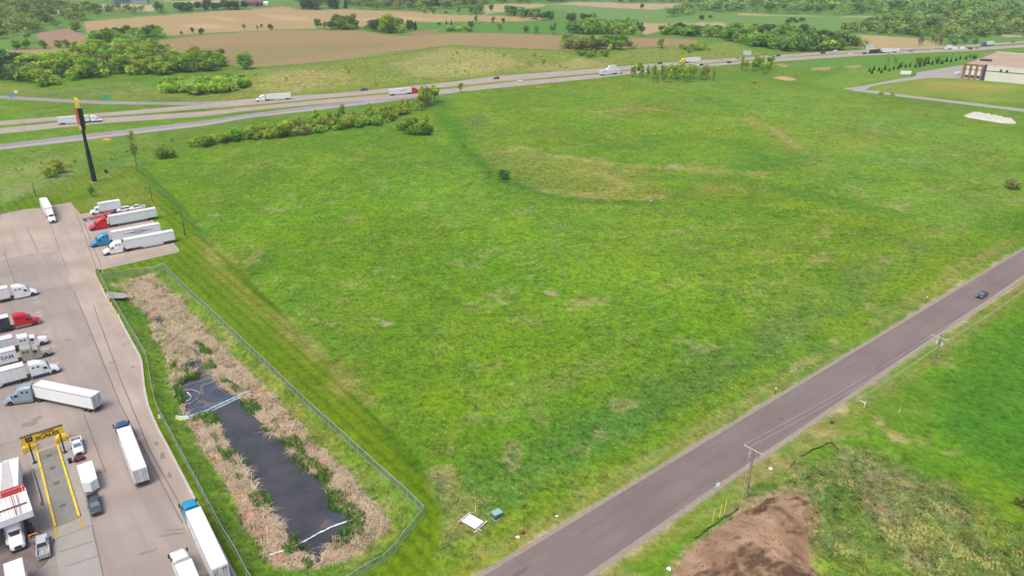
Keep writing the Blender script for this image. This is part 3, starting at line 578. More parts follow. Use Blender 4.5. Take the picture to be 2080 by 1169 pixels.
# ------------------------------------------------------------------ reeds, rushes
REED = [(264.5,564.5),(304.5,555.6),(322,560),(335.7,577.8),(369,606.7),(393.5,638),(422.4,678),(458,706.8),(502,751),(527,773.5),(547,795.7),(573.7,818),(593.7,844.7),(629,875),(634,888.7),(661,915.5),(691,939.4),(715,960),(738.8,990),(756.7,1023),(786.6,1050),(786.6,1067.8),(768.7,1091.6),(732.8,1118.5),(679,1145),(628.4,1151),(559.7,1145),(550.7,1130.4),(529.9,1103.6),(500,1058.8),(478.4,1015.6),(458,975),(426,931.5),(400,888),(385,858),(373.5,845),(351,784.6),(340,746.8),(335.7,713.4),(315.6,691),(300,655.6),(300,633.4),(262.3,609),(253.4,584.5)]
def blades(name, poly, dens, hgt, width, lean, c1, c2, clump, label, cat, holes=(), seedv=1, keep=None, zbase=None, segs=2):
    rg = np.random.default_rng(seedv); xs = [p[0] for p in poly]; ys = [p[1] for p in poly]
    n = int((max(xs) - min(xs)) * (max(ys) - min(ys)) * dens); x = rg.uniform(min(xs), max(xs), n); y = rg.uniform(min(ys), max(ys), n)
    ok = sdist(x, y, poly) < 0
    for h in holes: ok &= sdist(x, y, h) > rg.uniform(-.3, .5, n)
    if keep is not None: ok &= keep(x, y, rg)
    x, y = x[ok], y[ok]; n = len(x)
    ang = fbm(x / clump, y / clump, seedv, 2) * 14 + rg.normal(0, .55, n); ln = lean * rg.uniform(.5, 1.4, n) * (.5 + fbm(x / clump, y / clump, seedv + 5, 2))
    h = hgt * rg.uniform(.5, 1.2, n) * (.25 + 1.4 * fbm(x / (clump * 1.3), y / (clump * 1.3), seedv + 9, 3)); z = T(x, y) - .1 if zbase is None else np.full(n, zbase)
    dx, dy = np.cos(ang) * ln * h, np.sin(ang) * ln * h; wa = rg.uniform(0, 6.28, n); wx, wy = np.cos(wa) * width, np.sin(wa) * width
    V = np.zeros((n, 5, 3)); V[:, 0] = np.stack([x - wx, y - wy, z], -1); V[:, 1] = np.stack([x + wx, y + wy, z], -1)
    mx, my, mz = x + dx * .35, y + dy * .35, z + h * .62
    V[:, 2] = np.stack([mx + wx, my + wy, mz], -1); V[:, 3] = np.stack([mx - wx, my - wy, mz], -1); V[:, 4] = np.stack([x + dx, y + dy, z + h * np.clip(1 - ln * .5, .3, 1)], -1)
    i = np.arange(n)[:, None] * 5; F = np.concatenate([i + np.array([[0, 1, 2]]), i + np.array([[0, 2, 3]]), i + np.array([[3, 2, 4]])])
    t = np.clip(rg.normal(.5, .28, n) + (fbm(x / 1.5, y / 1.5, seedv + 3, 2) - .5), 0, 1)[:, None]; C_ = np.array(A(*c1)) * (1 - t) + np.array(A(*c2)) * t
    C_[:, 3] = 1; C_ = np.repeat(C_[:, None, :], 5, 1).reshape(-1, 4)
    if 'blade' not in MATS:
        m = mat('blade', rough=.8, spec=.2); gg = N(m); at = gg.n('Attribute'); at.attribute_name = 'tint'; gg.L(at.outputs['Color'], gg.b.inputs['Base Color'])
    o = link(name, fast_mesh(name, V.reshape(-1, 3), F, MATS['blade'], {'tint': C_})); return tag(o, label, cat, kind='stuff')
RW = [G(*p, -1.1) for p in REED]; WATERS = [PW] + [[G(*p, -1.25) for p in q] for q in POOLS]
def noshore(x, y, rg): return ~((sdist(x, y, PW) < 2.6) & (fbm(x / 4.5, y / 4.5, 44, 2) > .53)) & ~((sdist(x, y, RW) > -3.5) & (fbm(x / 2.6, y / 2.6, 47, 3) > .5)) | (rg.uniform(0, 1, len(x)) < .1)
blades('dry_reeds', RW, 34, .95, .035, 1.7, (250,236,206), (226,198,160), 2.2, 'dry pinkish tan cattail reeds bent over all round the pond', 'reeds', WATERS, 3, keep=noshore)
def shore(a, b):
    def k(x, y, rg): d = sdist(x, y, PW); return (d < a) & (d > b) & (fbm(x / 4.5, y / 4.5, 44, 2) > .50)
    return k
blades('green_rushes', RW, 30, 1.25, .045, .45, (124,176,60), (76,128,44), 1.5, 'dark green rushes along the water edge of the pond', 'rushes', (), 11, keep=shore(2.4, -.8))
def sparse(x, y, rg): return fbm(x / 3.0, y / 3.0, 77, 2) > .6
blades('new_green_shoots', RW, 7, .9, .04, .4, (130,156,64), (156,164,84), 2, 'olive green new shoots growing through the dry reeds', 'shoots', WATERS, 17, keep=sparse)
# grass tufts that break up the near field and banks
def tufts(name, pxpoly, dens, hgt, width, lean, c1, c2, label, seedv, thr, holes=()):
    poly = [tuple(p[:2]) for p in PL(pxpoly)]
    return blades(name, poly, dens, hgt, width, lean, c1, c2, 2.5, label, 'grass', holes, seedv, keep=lambda x, y, rg: fbm(x / 4, y / 4, seedv + 50, 3) > thr + rg.normal(0, .12, len(x)))
FLD = [(300,345),(880,190),(1250,160),(1560,180),(2060,300),(2060,460),(1560,750),(1400,850),(1000,1100),(900,1050),(860,945),(560,615),(432,495)]
tufts('pale_dead_grass', FLD, 1.5, .5, .06, 1.2, (206,206,150), (160,176,100), 'pale dead grass stems scattered through the green field', 21, .52)
tufts('green_grass_tufts', FLD, 1.1, .34, .07, .6, (88,136,36), (60,112,34), 'darker green grass tufts through the field', 23, .5)
ROUGH = [(1590,975),(1680,925),(1760,915),(1850,945),(1930,985),(2010,1025),(2090,1095),(2200,1250),(1660,1250),(1640,1080)]
tufts('dry_rough_grass', ROUGH, 4.5, .55, .05, 1.1, (184,164,128), (144,144,92), 'dry tangled grass on the low hill beside the dirt pile', 27, .5)
tufts('green_rough_grass', ROUGH, 6, .45, .06, .6, (96,146,50), (66,116,40), 'green weeds on the low hill beside the dirt pile', 29, .47)
INF = [(205,566),(333,545),(442,650),(640,838),(828,1008),(856,1036),(790,1122),(715,1165),(600,1180),(520,1169),(449,1070),(362,908),(320,800),(300,716),(255,644)]
tufts('bank_grass', INF, 5, .4, .05, .8, (104,152,44), (140,158,74), 'tufted green grass on the pond banks inside the fence', 31, .5, [RW])
tufts('dry_bank_grass', INF, 4, .4, .045, 1.0, (206,190,136), (160,160,94), 'pale dry grass tufts on the pond banks', 33, .6, [RW])
tufts('verge_grass', [(860,985),(900,960),(1010,1050),(1180,1040),(1500,845),(1640,760),(1690,760),(1180,1090),(960,1200),(860,1180),(905,1040)], 4, .4, .045, 1.0, (206,188,140), (140,156,72), 'straw coloured grass on the verge of the near road', 35, .5)
# ------------------------------------------------------------------ vehicles
GLASS = mat('dark_glass', (.02, .028, .038, 1), .12, 0, .5); GLASSL = mat('tinted_glass', (.10, .15, .18, 1), .15, 0, .5); TYRE = mat('tyre_rubber', (.018, .018, .02, 1), .85)
RIM = mat('wheel_metal', (.5, .5, .52, 1), .35, .6); CHAS = mat('chassis_black', (.03, .03, .033, 1), .6); CHROME = mat('bright_metal', (.6, .61, .63, 1), .3, .8)
LAMP = mat('lamp_lens', (.7, .7, .66, 1), .2); REDL = mat('red_lens', (.45, .02, .02, 1), .3); ORA = mat('amber_lens', (.7, .25, .03, 1), .3)
def paintm(name, c, rough=.35): return mat('paint_' + name, c, rough, 0, .5)
WHITE = paintm('white', (.72, .73, .74, 1)); RED = paintm('red', (.5, .012, .02, 1)); BLUE = paintm('sky_blue', (.02, .22, .42, 1)); NAVY = paintm('navy', (.02, .07, .18, 1)); TEAL = paintm('teal_blue', (.015, .24, .42, 1))
BEIGE = paintm('silver_beige', (.34, .32, .27, 1)); STEEL = paintm('steel_blue', (.22, .30, .35, 1)); DARK = paintm('charcoal', (.06, .065, .075, 1)); SILVER = paintm('silver', (.42, .43, .46, 1)); YELLOW = paintm('yellow', (.7, .5, .03, 1))
BLACK = paintm('black', (.02, .022, .028, 1)); MAROON = paintm('maroon', (.10, .015, .02, 1)); DGREEN = paintm('dark_green', (.03, .07, .06, 1)); GREY = paintm('grey', (.2, .21, .22, 1))
def trailer_mat(name, c, c2, rib=1.2):
    if name in MATS: return MATS[name]
    m = mat(name, c, .45); g = N(m)
    w = g.n('TexWave', wave_type='BANDS', bands_direction='X'); w.inputs['Scale'].default_value = .314 / rib; g.L(g.co, w.inputs['Vector'])
    a = g.mix(g.mrange(w.outputs['Fac'], .9, 1, 0, .25), c, tuple(v * .6 for v in c[:3]) + (1,))
    a = g.mix(g.mrange(g.noise(.8, 4, .7, g.scale(g.co, (.3, 1, 1.6), 0)), .5, .8, 0, .4), a, c2); g.L(a, g.b.inputs['Base Color']); return m
TW = trailer_mat('trailer_white', (.70, .73, .75, 1), (.52, .54, .54, 1)); TG = trailer_mat('trailer_grey_white', (.60, .66, .67, 1), (.42, .46, .46, 1)); TB = trailer_mat('trailer_black', (.03, .035, .05, 1), (.08, .08, .09, 1))
ROOF = noisy('trailer_roof', (.80, .79, .77, 1), (.66, .63, .57, 1), .5, .5, 5, .01, 6); DOORM = noisy('trailer_door', (.66, .67, .67, 1), (.55, .54, .52, 1), .8, .5)
MESHC = {}
def part(key, name, fn, m, parent, smooth=False, sub=None):
    k = (key, name, m.name)
    if k not in MESHC: MESHC[k] = fn().mesh(name, m, smooth)
    return link(name, MESHC[k], parent)
def sec(x, hb, ht, zb, zt, r=.18, zm=None):
    """rounded cross-section at station x: half width hb low, ht at the top"""
    zm = zm if zm is not None else zb + (zt - zb) * .55
    pts = [(-hb, zb), (-hb, zm), (-ht, zt - r), (-ht + r, zt), (ht - r, zt), (ht, zt - r), (hb, zm), (hb, zb)]
    return [(x, y, z) for y, z in pts]
def wheel(parent, x, y, r=.5, w=.28, tag_='w'):
    def tf():
        mb = MB(); secs = []; n = 18
        for yy, rr in ((-w / 2, r * .62), (-w / 2, r * .93), (-w * .36, r), (w * .36, r), (w / 2, r * .93), (w / 2, r * .62)):
            secs.append([(math.cos(2 * math.pi * i / n) * rr, yy, math.sin(2 * math.pi * i / n) * rr) for i in range(n)])
        return mb.loft(secs)
    o = part(('tyre', r, w), 'wheel', tf, TYRE, parent, True); o.location = (x, y, r)
    def rf(): return MB().bar((0, -w * .44, 0), (0, w * .44, 0), r * .6, n=14).bar((0, -w * .56, 0), (0, w * .56, 0), r * .18, n=8)
    part(('rim', r, w), 'rim', rf, RIM, o); return o
def sleeper_tractor(t, paint, kind='aero', lower=None, key=''):
    """x forward, front bumper at 0; kinds: aero, classic, day"""
    low = lower or paint
    if kind == 'aero':
        st = [(-.02, .85, .7, .45, 1.15), (-.25, 1.08, .95, .38, 1.38), (-1.1, 1.16, 1.02, .45, 1.72), (-1.95, 1.18, 1.02, .45, 2.02)]
        cb = [(-1.85, 1.17, 1.0, .45, 2.05, .12), (-2.35, 1.2, .98, .45, 2.85, .16), (-2.75, 1.22, 1.02, .45, 3.25, .3), (-3.5, 1.23, 1.08, .45, 3.75, .35), (-4.4, 1.24, 1.12, .45, 4.02, .35), (-5.9, 1.24, 1.14, .45, 4.05, .3)]
        ws = [(-1.98, .98, 2.12), (-2.34, .9, 2.78)]; back = -5.9; win = (-2.35, -3.15); sw = [(-3.9, 2.75), (-4.9, 2.75)]
    elif kind == 'classic':
        st = [(-.02, .9, .8, .5, 1.5), (-.2, 1.0, .85, .45, 1.75), (-1.2, 1.02, .85, .5, 1.92), (-2.3, 1.04, .86, .5, 2.02)]
        cb = [(-2.3, 1.1, .92, .5, 2.1, .12), (-2.55, 1.12, .98, .5, 2.8, .15), (-3.9, 1.14, 1.05, .5, 2.95, .15), (-3.95, 1.2, 1.15, .5, 3.5, .2), (-6.2, 1.2, 1.15, .5, 3.7, .2)]
        ws = [(-2.37, .88, 2.2), (-2.52, .9, 2.72)]; back = -6.2; win = (-2.75, -3.6); sw = [(-4.6, 2.5), (-5.4, 2.5)]
    else:
        st = [(-.02, .85, .72, .45, 1.25), (-.25, 1.02, .9, .4, 1.5), (-1.2, 1.08, .94, .45, 1.8), (-1.9, 1.1, .95, .45, 1.98)]
        cb = [(-1.85, 1.1, .95, .45, 2.0, .12), (-2.25, 1.12, .92, .45, 2.75, .14), (-2.6, 1.14, 1.0, .45, 2.9, .14), (-3.6, 1.14, 1.04, .45, 2.9, .14)]
        ws = [(-1.93, .9, 2.08), (-2.22, .86, 2.68)]; back = -3.6; win = (-2.35, -3.2); sw = []
    K = (kind,)
    cab = part(K, 'cab', lambda: MB().loft([sec(x, a, b, zb, zt, r) for x, a, b, zb, zt, r in cb]).loft([sec(x, a, b, zb, zt, .16) for x, a, b, zb, zt in st]), paint, t, True)
    (x0, h0, z0), (x1, h1, z1) = ws
    part(K, 'windscreen', lambda: MB().grid([[(x0 + .05, -h0, z0), (x0 + .12, -h0 * .4, z0), (x0 + .12, h0 * .4, z0), (x0 + .05, h0, z0)], [(x1 + .03, -h1, z1), (x1 + .1, -h1 * .4, z1), (x1 + .1, h1 * .4, z1), (x1 + .03, h1, z1)]]), GLASS, cab)
    for s in (-1, 1):
        part(K + (s,), 'side_window', lambda: MB().prism([(win[0], 0), (win[1], 0), (win[1], .62), (win[0] - .28, .62)], 0, .02).rot_side(s, 1.235 if kind == 'aero' else 1.15, 1.95), GLASS, cab)
        for q, (a, b) in enumerate(sw): part(K + (s, q), 'sleeper_window', lambda: MB().box(a - .5, a, s * 1.2 - .03, s * 1.2 + .045 * s, b, b + .35), GLASS, cab)
        part(K + (s,), 'headlight', lambda: MB().box(-.42, -.13, s * .86 - .16, s * .86 + .16, .95, 1.2), LAMP, cab)
        part(K + (s,), 'mirror', lambda: MB().box(-2.1, -1.95, s * 1.42 - .12, s * 1.42 + .12, 1.8, 2.6).bar((-2.1, s * 1.1, 2.3), (-2.05, s * 1.4, 2.3), .03), CHAS if kind != 'classic' else CHROME, cab)
        part(K + (s,), 'side_skirt', lambda: MB().box(-5.8 if kind != 'day' else -3.4, -2.2, s * 1.22 - .04, s * 1.22 + .04, .38, .95), low, t)
        part(K + (s,), 'fuel_tank', lambda: MB().bar((-2.9, s * .95, .72), (back + .6, s * .95, .72), .3, n=12), CHROME, t)
        if kind == 'classic': part(K + (s,), 'exhaust_stack', lambda: MB().bar((-4.0, s * 1.28, 1.0), (-4.0, s * 1.28, 4.1), .08, n=8), CHROME, t)
    part(K, 'grille', lambda: MB().box(-.12, .03, -.5, .5, .72, 1.2 if kind != 'classic' else 1.6), CHAS if kind != 'classic' else CHROME, cab)
    part(K + (low.name,), 'bumper', lambda: MB().loft([sec(.06, .9, .9, .3, .62, .05), sec(-.15, 1.15, 1.15, .3, .7, .05), sec(-.7, 1.2, 1.2, .32, .7, .05)]), CHAS if low is paint else low, t)
    e = back - 3.2
    part(K, 'chassis', lambda: MB().box(e, -.8, -.5, -.38, .72, .98).box(e, -.8, .38, .5, .72, .98).box(e + .1, e + .25, -1.1, 1.1, .6, .98).box(back - 2.4, back - 1.2, -.5, .5, .98, 1.12), CHAS, t)
    for s in (-1, 1):
        part(K + (s, 'arch'), 'wheel_arch', lambda: MB().bar((-1.35, s * 1.0, .55), (-1.35, s * 1.19, .55), .6, n=16), CHAS, t)
        part(K + (s,), 'door_seam', lambda: MB().box(-3.32, -3.28, s * 1.2, s * (1.25 if kind == 'aero' else 1.15), .9, 2.7), CHAS, cab)
        wheel(t, -1.35, s * 1.08, .5, .3)
        for dx in (1.15, 2.45): wheel(t, back - dx, s * .98, .5, .55)
    return back
def rot_side(s, side, y, z):
    s.v = [(x, side * (y + zz), z + yy) for x, yy, zz in s.v]; return s
MB.rot_side = rot_side
def van_body(t, L, m, x0, ang, h0=1.15, h1=4.1, roof=ROOF, axles=2, skirt=True, w=1.3, logo=None, gear=True, slide=1.6, doors=True, reefer=False):
    """box trailer or van body behind x0, its own empty pivot so an articulated one can swing"""
    p = bpy.data.objects.new('trailer', None); COL.objects.link(p); p.parent = t; p.location = (x0, 0, 0); p.rotation_euler = (0, 0, ang)
    K = ('van', L, h0, h1, w); f = .9 if axles else 0.0
    b = part(K, 'trailer_box', lambda: MB().box(-L + f, f, -w, w, h0, h1 - .02), m, p)
    part(K, 'trailer_roof', lambda: MB().box(-L + f + .04, f - .04, -w + .05, w - .05, h1 - .02, h1 + .025), roof, p)
    part(K, 'top_rail', lambda: MB().box(-L + f, f + .02, -w - .025, -w + .06, h1 - .14, h1 + .03).box(-L + f, f + .02, w - .06, w + .025, h1 - .14, h1 + .03).box(f - .05, f + .03, -w, w, h1 - .16, h1 + .03), CHROME, p)
    part(K, 'bottom_rail', lambda: MB().box(-L + f, f, -w - .02, -w + .06, h0 - .14, h0 + .05).box(-L + f, f, w - .06, w + .02, h0 - .14, h0 + .05), CHROME if m is not TB else CHAS, p)
    if doors:
        for s in (-1, 1):
            d = part(K + (s,), 'rear_door', lambda: MB().box(-L + f - .06, -L + f - .01, min(s * .03, s * (w - .08)), max(s * .03, s * (w - .08)), h0 + .1, h1 - .18), DOORM, p)
            part(K + (s,), 'lock_rod', lambda: MB().bar((-L + f - .09, s * .45, h0 + .1), (-L + f - .09, s * .45, h1 - .2), .025).bar((-L + f - .09, s * .85, h0 + .1), (-L + f - .09, s * .85, h1 - .2), .025), CHAS, d)
            part(K + (s,), 'tail_light', lambda: MB().box(-L + f - .1, -L + f, s * (w - .2) - .16, s * (w - .2) + .16, h0 - .18, h0 - .03), REDL, p)
    part(K, 'rear_guard', lambda: MB().box(-L + f - .08, -L + f + .04, -w + .1, w - .1, .48, .62).box(-L + f - .04, -L + f + .02, -.7, -.6, .6, h0).box(-L + f - .04, -L + f + .02, .6, .7, .6, h0), CHAS, p)
    part(K, 'underframe', lambda: MB().box(-L + f + .1, f - .5, -.55, .55, h0 - .22, h0 - .02), CHAS, p)
    if axles:
        xr = -L + f + slide
        for s in (-1, 1):
            for k in range(axles): wheel(p, xr + k * 1.25, s * .98, .5, .55)
            if skirt: part(K + (s,), 'trailer_skirt', lambda: MB().add([(xr + 2.3, s * (w - .02), h0), (xr + 2.3, s * (w - .02), .45), (-4.6, s * (w - .02), .45), (-3.4, s * (w - .02), h0), (xr + 2.3, s * (w - .06), h0), (xr + 2.3, s * (w - .06), .45), (-4.6, s * (w - .06), .45), (-3.4, s * (w - .06), h0)], [(0, 1, 2, 3), (4, 7, 6, 5), (1, 5, 6, 2), (0, 4, 5, 1), (2, 6, 7, 3)]), m, p)
            part(K + (s, 'gear'), 'landing_gear', lambda: MB().box(-2.9, -2.75, s * .75 - .07, s * .75 + .07, .3, h0), CHAS, p)
    if reefer: part(K, 'cooling_unit', lambda: MB().box(f + .03, f + .5, -1.0, 1.0, 2.2, h1 - .2), WHITE, p)
    if logo:
        for body, size, lm, side, x, z, sx in logo:
            if body[0] == '#':       # wordless mark: slanted block, ring or swoosh
                hw, hh_ = size * sx, size * .5; para = lambda k, z: [(-hw * k - hh_ * .3, -hh_ * k), (hw * k - hh_ * .3, -hh_ * k), (hw * k + hh_ * .3, hh_ * k), (-hw * k + hh_ * .3, hh_ * k)]
                o = (MB().prism(para(1, 0), -.004, .004) if body != '#swoosh' else MB().prism([(-hw, -hh_), (0, -hh_ * .5), (hw, hh_), (.2 * hw, 0), (-hw, -hh_ * .6)], -.004, .004)).build('trailer_emblem', lm, p)
                if body == '#ring': MB().prism([(x_ * .86, y_ * .45) for x_, y_ in para(1, 0)], .0045, .008).build('emblem_centre', WHITE, o)
            else: o = link('trailer_lettering', text_mesh(body, size, lm, 'trailer_lettering', .004, sx, .03), p)
            if side == 'rear': o.location = (-L + f - .075, x, z); o.rotation_euler = (R(90), 0, R(-90))
            else: s_ = 1 if side == 'left' else -1; o.location = (x, s_ * (w + .012), z); o.rotation_euler = (R(90), 0, R(180 if s_ > 0 else 0))
    return p
def place(front, rear, dz=0.0):
    a, b = P(*front), P(*rear); return a, math.atan2(a.y - b.y, a.x - b.x)
def semi(label, front=None, rear=None, yaw=None, anchor=None, paint=WHITE, kind='aero', lower=None, L=16.15, box=None, hitch=0.0, group=None, name='semi_truck', base=0.0, **kw):
    yw = R(yaw)
    if anchor:
        bk = {'aero': -5.9, 'classic': -6.2, 'day': -3.6}[kind]; c, px = anchor; q = G(px[0], px[1], 4.15)
        lx, ly = (.9 if c[0] == 'F' else .9 - L), (1.3 if c[1] == 'L' else -1.3); yh = yw + R(hitch)
        a = Vector((q[0] - math.cos(yw) * (bk - 1.75) - math.cos(yh) * lx + math.sin(yh) * ly, q[1] - math.sin(yw) * (bk - 1.75) - math.sin(yh) * lx - math.cos(yh) * ly, 0))
    else: a = P(*front)
    t = thing(name, label, 'truck', (a.x, a.y, a.z + base + .03), yw, group)
    back = sleeper_tractor(t, paint, kind, lower)
    if L: van_body(t, L, box or TW, back - 1.75 + .0, R(hitch), **kw)
    return t
BL = mat('logo_navy', (.05, .03, .06, 1), .5); BLU = mat('logo_blue', (.03, .12, .4, 1), .5); GRYL = mat('logo_grey', (.16, .17, .2, 1), .5); REDT = mat('logo_red', (.5, .03, .03, 1), .5)
ROWA = 216
semi('white semi truck facing the camera, parked alone at the far corner of the truck park', yaw=-54, anchor=('FR', (90,423.5)), L=16.15)
semi('red sleeper semi truck with a plain white trailer, parked beside the blue one', yaw=-142.5, anchor=('FL', (220.7,440.2)), paint=RED, skirt=False, box=TG)
semi('sky blue sleeper semi truck whose white trailer carries a dark winged logo', yaw=ROWA, anchor=('FL', (225.4,472.4)), L=15.6, paint=BLUE, box=TW, logo=[('#ring', .95, BL, 'left', -7.5, 2.78, 1.6)])
t = bpy.data.objects['semi_truck.002'];
for o in [c for c in t.children if c.name.startswith('trailer')]:
    for s_, k in ((1, 1), (-1, 1)):
        MB().add([(-7.5 + s_ * 1.6, 1.315, 2.95), (-7.5 + s_ * 1.6, 1.315, 2.6), (-7.5 + s_ * 5.2, 1.315, 2.8), (-7.5 + s_ * 1.6, 1.322, 2.95), (-7.5 + s_ * 1.6, 1.322, 2.6), (-7.5 + s_ * 5.2, 1.322, 2.8)], [(0, 1, 2), (3, 5, 4), (0, 2, 5, 3), (1, 4, 5, 2), (0, 3, 4, 1)]).build('winged_stripe', BL, o)
semi('white sleeper semi truck with a skirted white trailer, lowest in the upper row', yaw=ROWA, anchor=('FL', (252,488)), L=15.6, box=TW)
# row on the left
semi('white sleeper semi truck with black mirror trim at the top of the left row', yaw=37, anchor=('FR', (16,584)), box=TW, gear=True)
semi('red sleeper semi truck pulling a black sided trailer with a white roof', yaw=37, anchor=('FR', (17,643)), paint=RED, box=TB, lower=GREY)
semi('old white long nosed semi truck behind the beige one', yaw=37, anchor=('FR', (25.6,685)), kind='classic', box=TG, L=16.15)
semi('silver beige classic semi truck whose white trailer reads TEAM', yaw=37, anchor=('FR', (31,709)), paint=BEIGE, kind='classic', box=TW, logo=[('TEAM', 1.35, GRYL, 'right', -1.5, 2.6, 1.0)])
semi('white sleeper semi truck with navy lower panels at the bottom of the left row', yaw=37, anchor=('FR', (48.4,742.3)), lower=NAVY, box=TW)
semi('steel blue semi truck turning with its white trailer swung out behind it', yaw=195.3, anchor=('FL', (64.2,782)), paint=STEEL, lower=GREY, box=TW, hitch=-33, skirt=False)
# driving lane
semi('navy blue cab semi truck with a white trailer driving away up the lane', yaw=124.3, anchor=('RL', (266.7,956)), paint=NAVY, box=TW, skirt=False)
semi('turquoise cab semi truck with a long white trailer along the kerb', yaw=124.7, anchor=('RL', (428,1156)), paint=TEAL, box=TW, logo=[('#block', .2, GRYL, 'rear', -.65, 3.5, 2.2), ('#swoosh', .7, BLU, 'rear', .6, 3.1, .55), ('#swoosh', 1.1, BLU, 'left', -1.8, 2.5, .7), ('#swoosh', 1.1, BLU, 'left', -5.2, 2.5, .7)])
semi('white cab semi truck at the bottom edge with chrome mirrors, beside the long trailer', yaw=124.5, anchor=('FL', (353.7,1146)), box=TW)
# trucks at the fuel canopy
fl = semi('white semi truck with its driver door open under the red edged canopy', (30,1109), yaw=-60, kind='aero', lower=NAVY, L=14.6)
MB().box(-3.1, -2.2, 1.25, 1.32, 1.0, 2.6, Matrix.Rotation(R(58), 3, 'Z'), (-.9, 2.0, 0)).build('open_door', WHITE, [c for c in fl.children if c.name.startswith('cab')][0])
semi('white trailer truck at the lower left corner seen from its roof', yaw=-54, anchor=('RL', (44.8,1130)), L=14.6)
semi('white trailer truck waiting behind the fuel canopy at the left edge', yaw=-54, anchor=('RL', (17,934)), L=16.15)
# day cab with box
def box_truck(label, front, yaw, paint=WHITE, L=7.5, h1=3.6, group=None, box=None, base=0.0):
    a = P(*front); t = thing('box_truck', label, 'truck', (a.x, a.y, a.z + .03 + base), R(yaw), group); K = ('bt', L, h1)
    cab = part(K, 'cab', lambda: MB().loft([sec(-.02, .8, .7, .45, 1.2, .12), sec(-.9, 1.05, .9, .45, 1.6, .14), sec(-1.2, 1.1, .9, .45, 1.75, .12), sec(-1.75, 1.1, .9, .45, 2.5, .14), sec(-3.0, 1.12, 1.0, .45, 2.6, .14)]), paint, t, True)
    part(K, 'windscreen', lambda: MB().add([(-1.22, -.85, 1.82), (-1.22, .85, 1.82), (-1.7, .82, 2.46), (-1.7, -.82, 2.46)], [(0, 1, 2, 3)]), GLASS, cab)
    for s in (-1, 1):
        part(K + (s,), 'side_window', lambda: MB().box(-2.75, -1.85, s * 1.06, s * 1.13, 1.75, 2.3), GLASS, cab)
        wheel(t, -1.0, s * 1.0, .48, .3); wheel(t, -L - .8, s * .98, .48, .5)
    part(K, 'chassis', lambda: MB().box(-L - 2.6, -.5, -.45, .45, .6, .9), CHAS, t)
    van_body(t, L, box or TW, -3.2, 0, h0=1.0, h1=h1, axles=0, w=1.25); return t
box_truck('small white day cab truck with a tall white box, parked highest in the top row', (184,436), ROWA, L=7.6, h1=3.9)
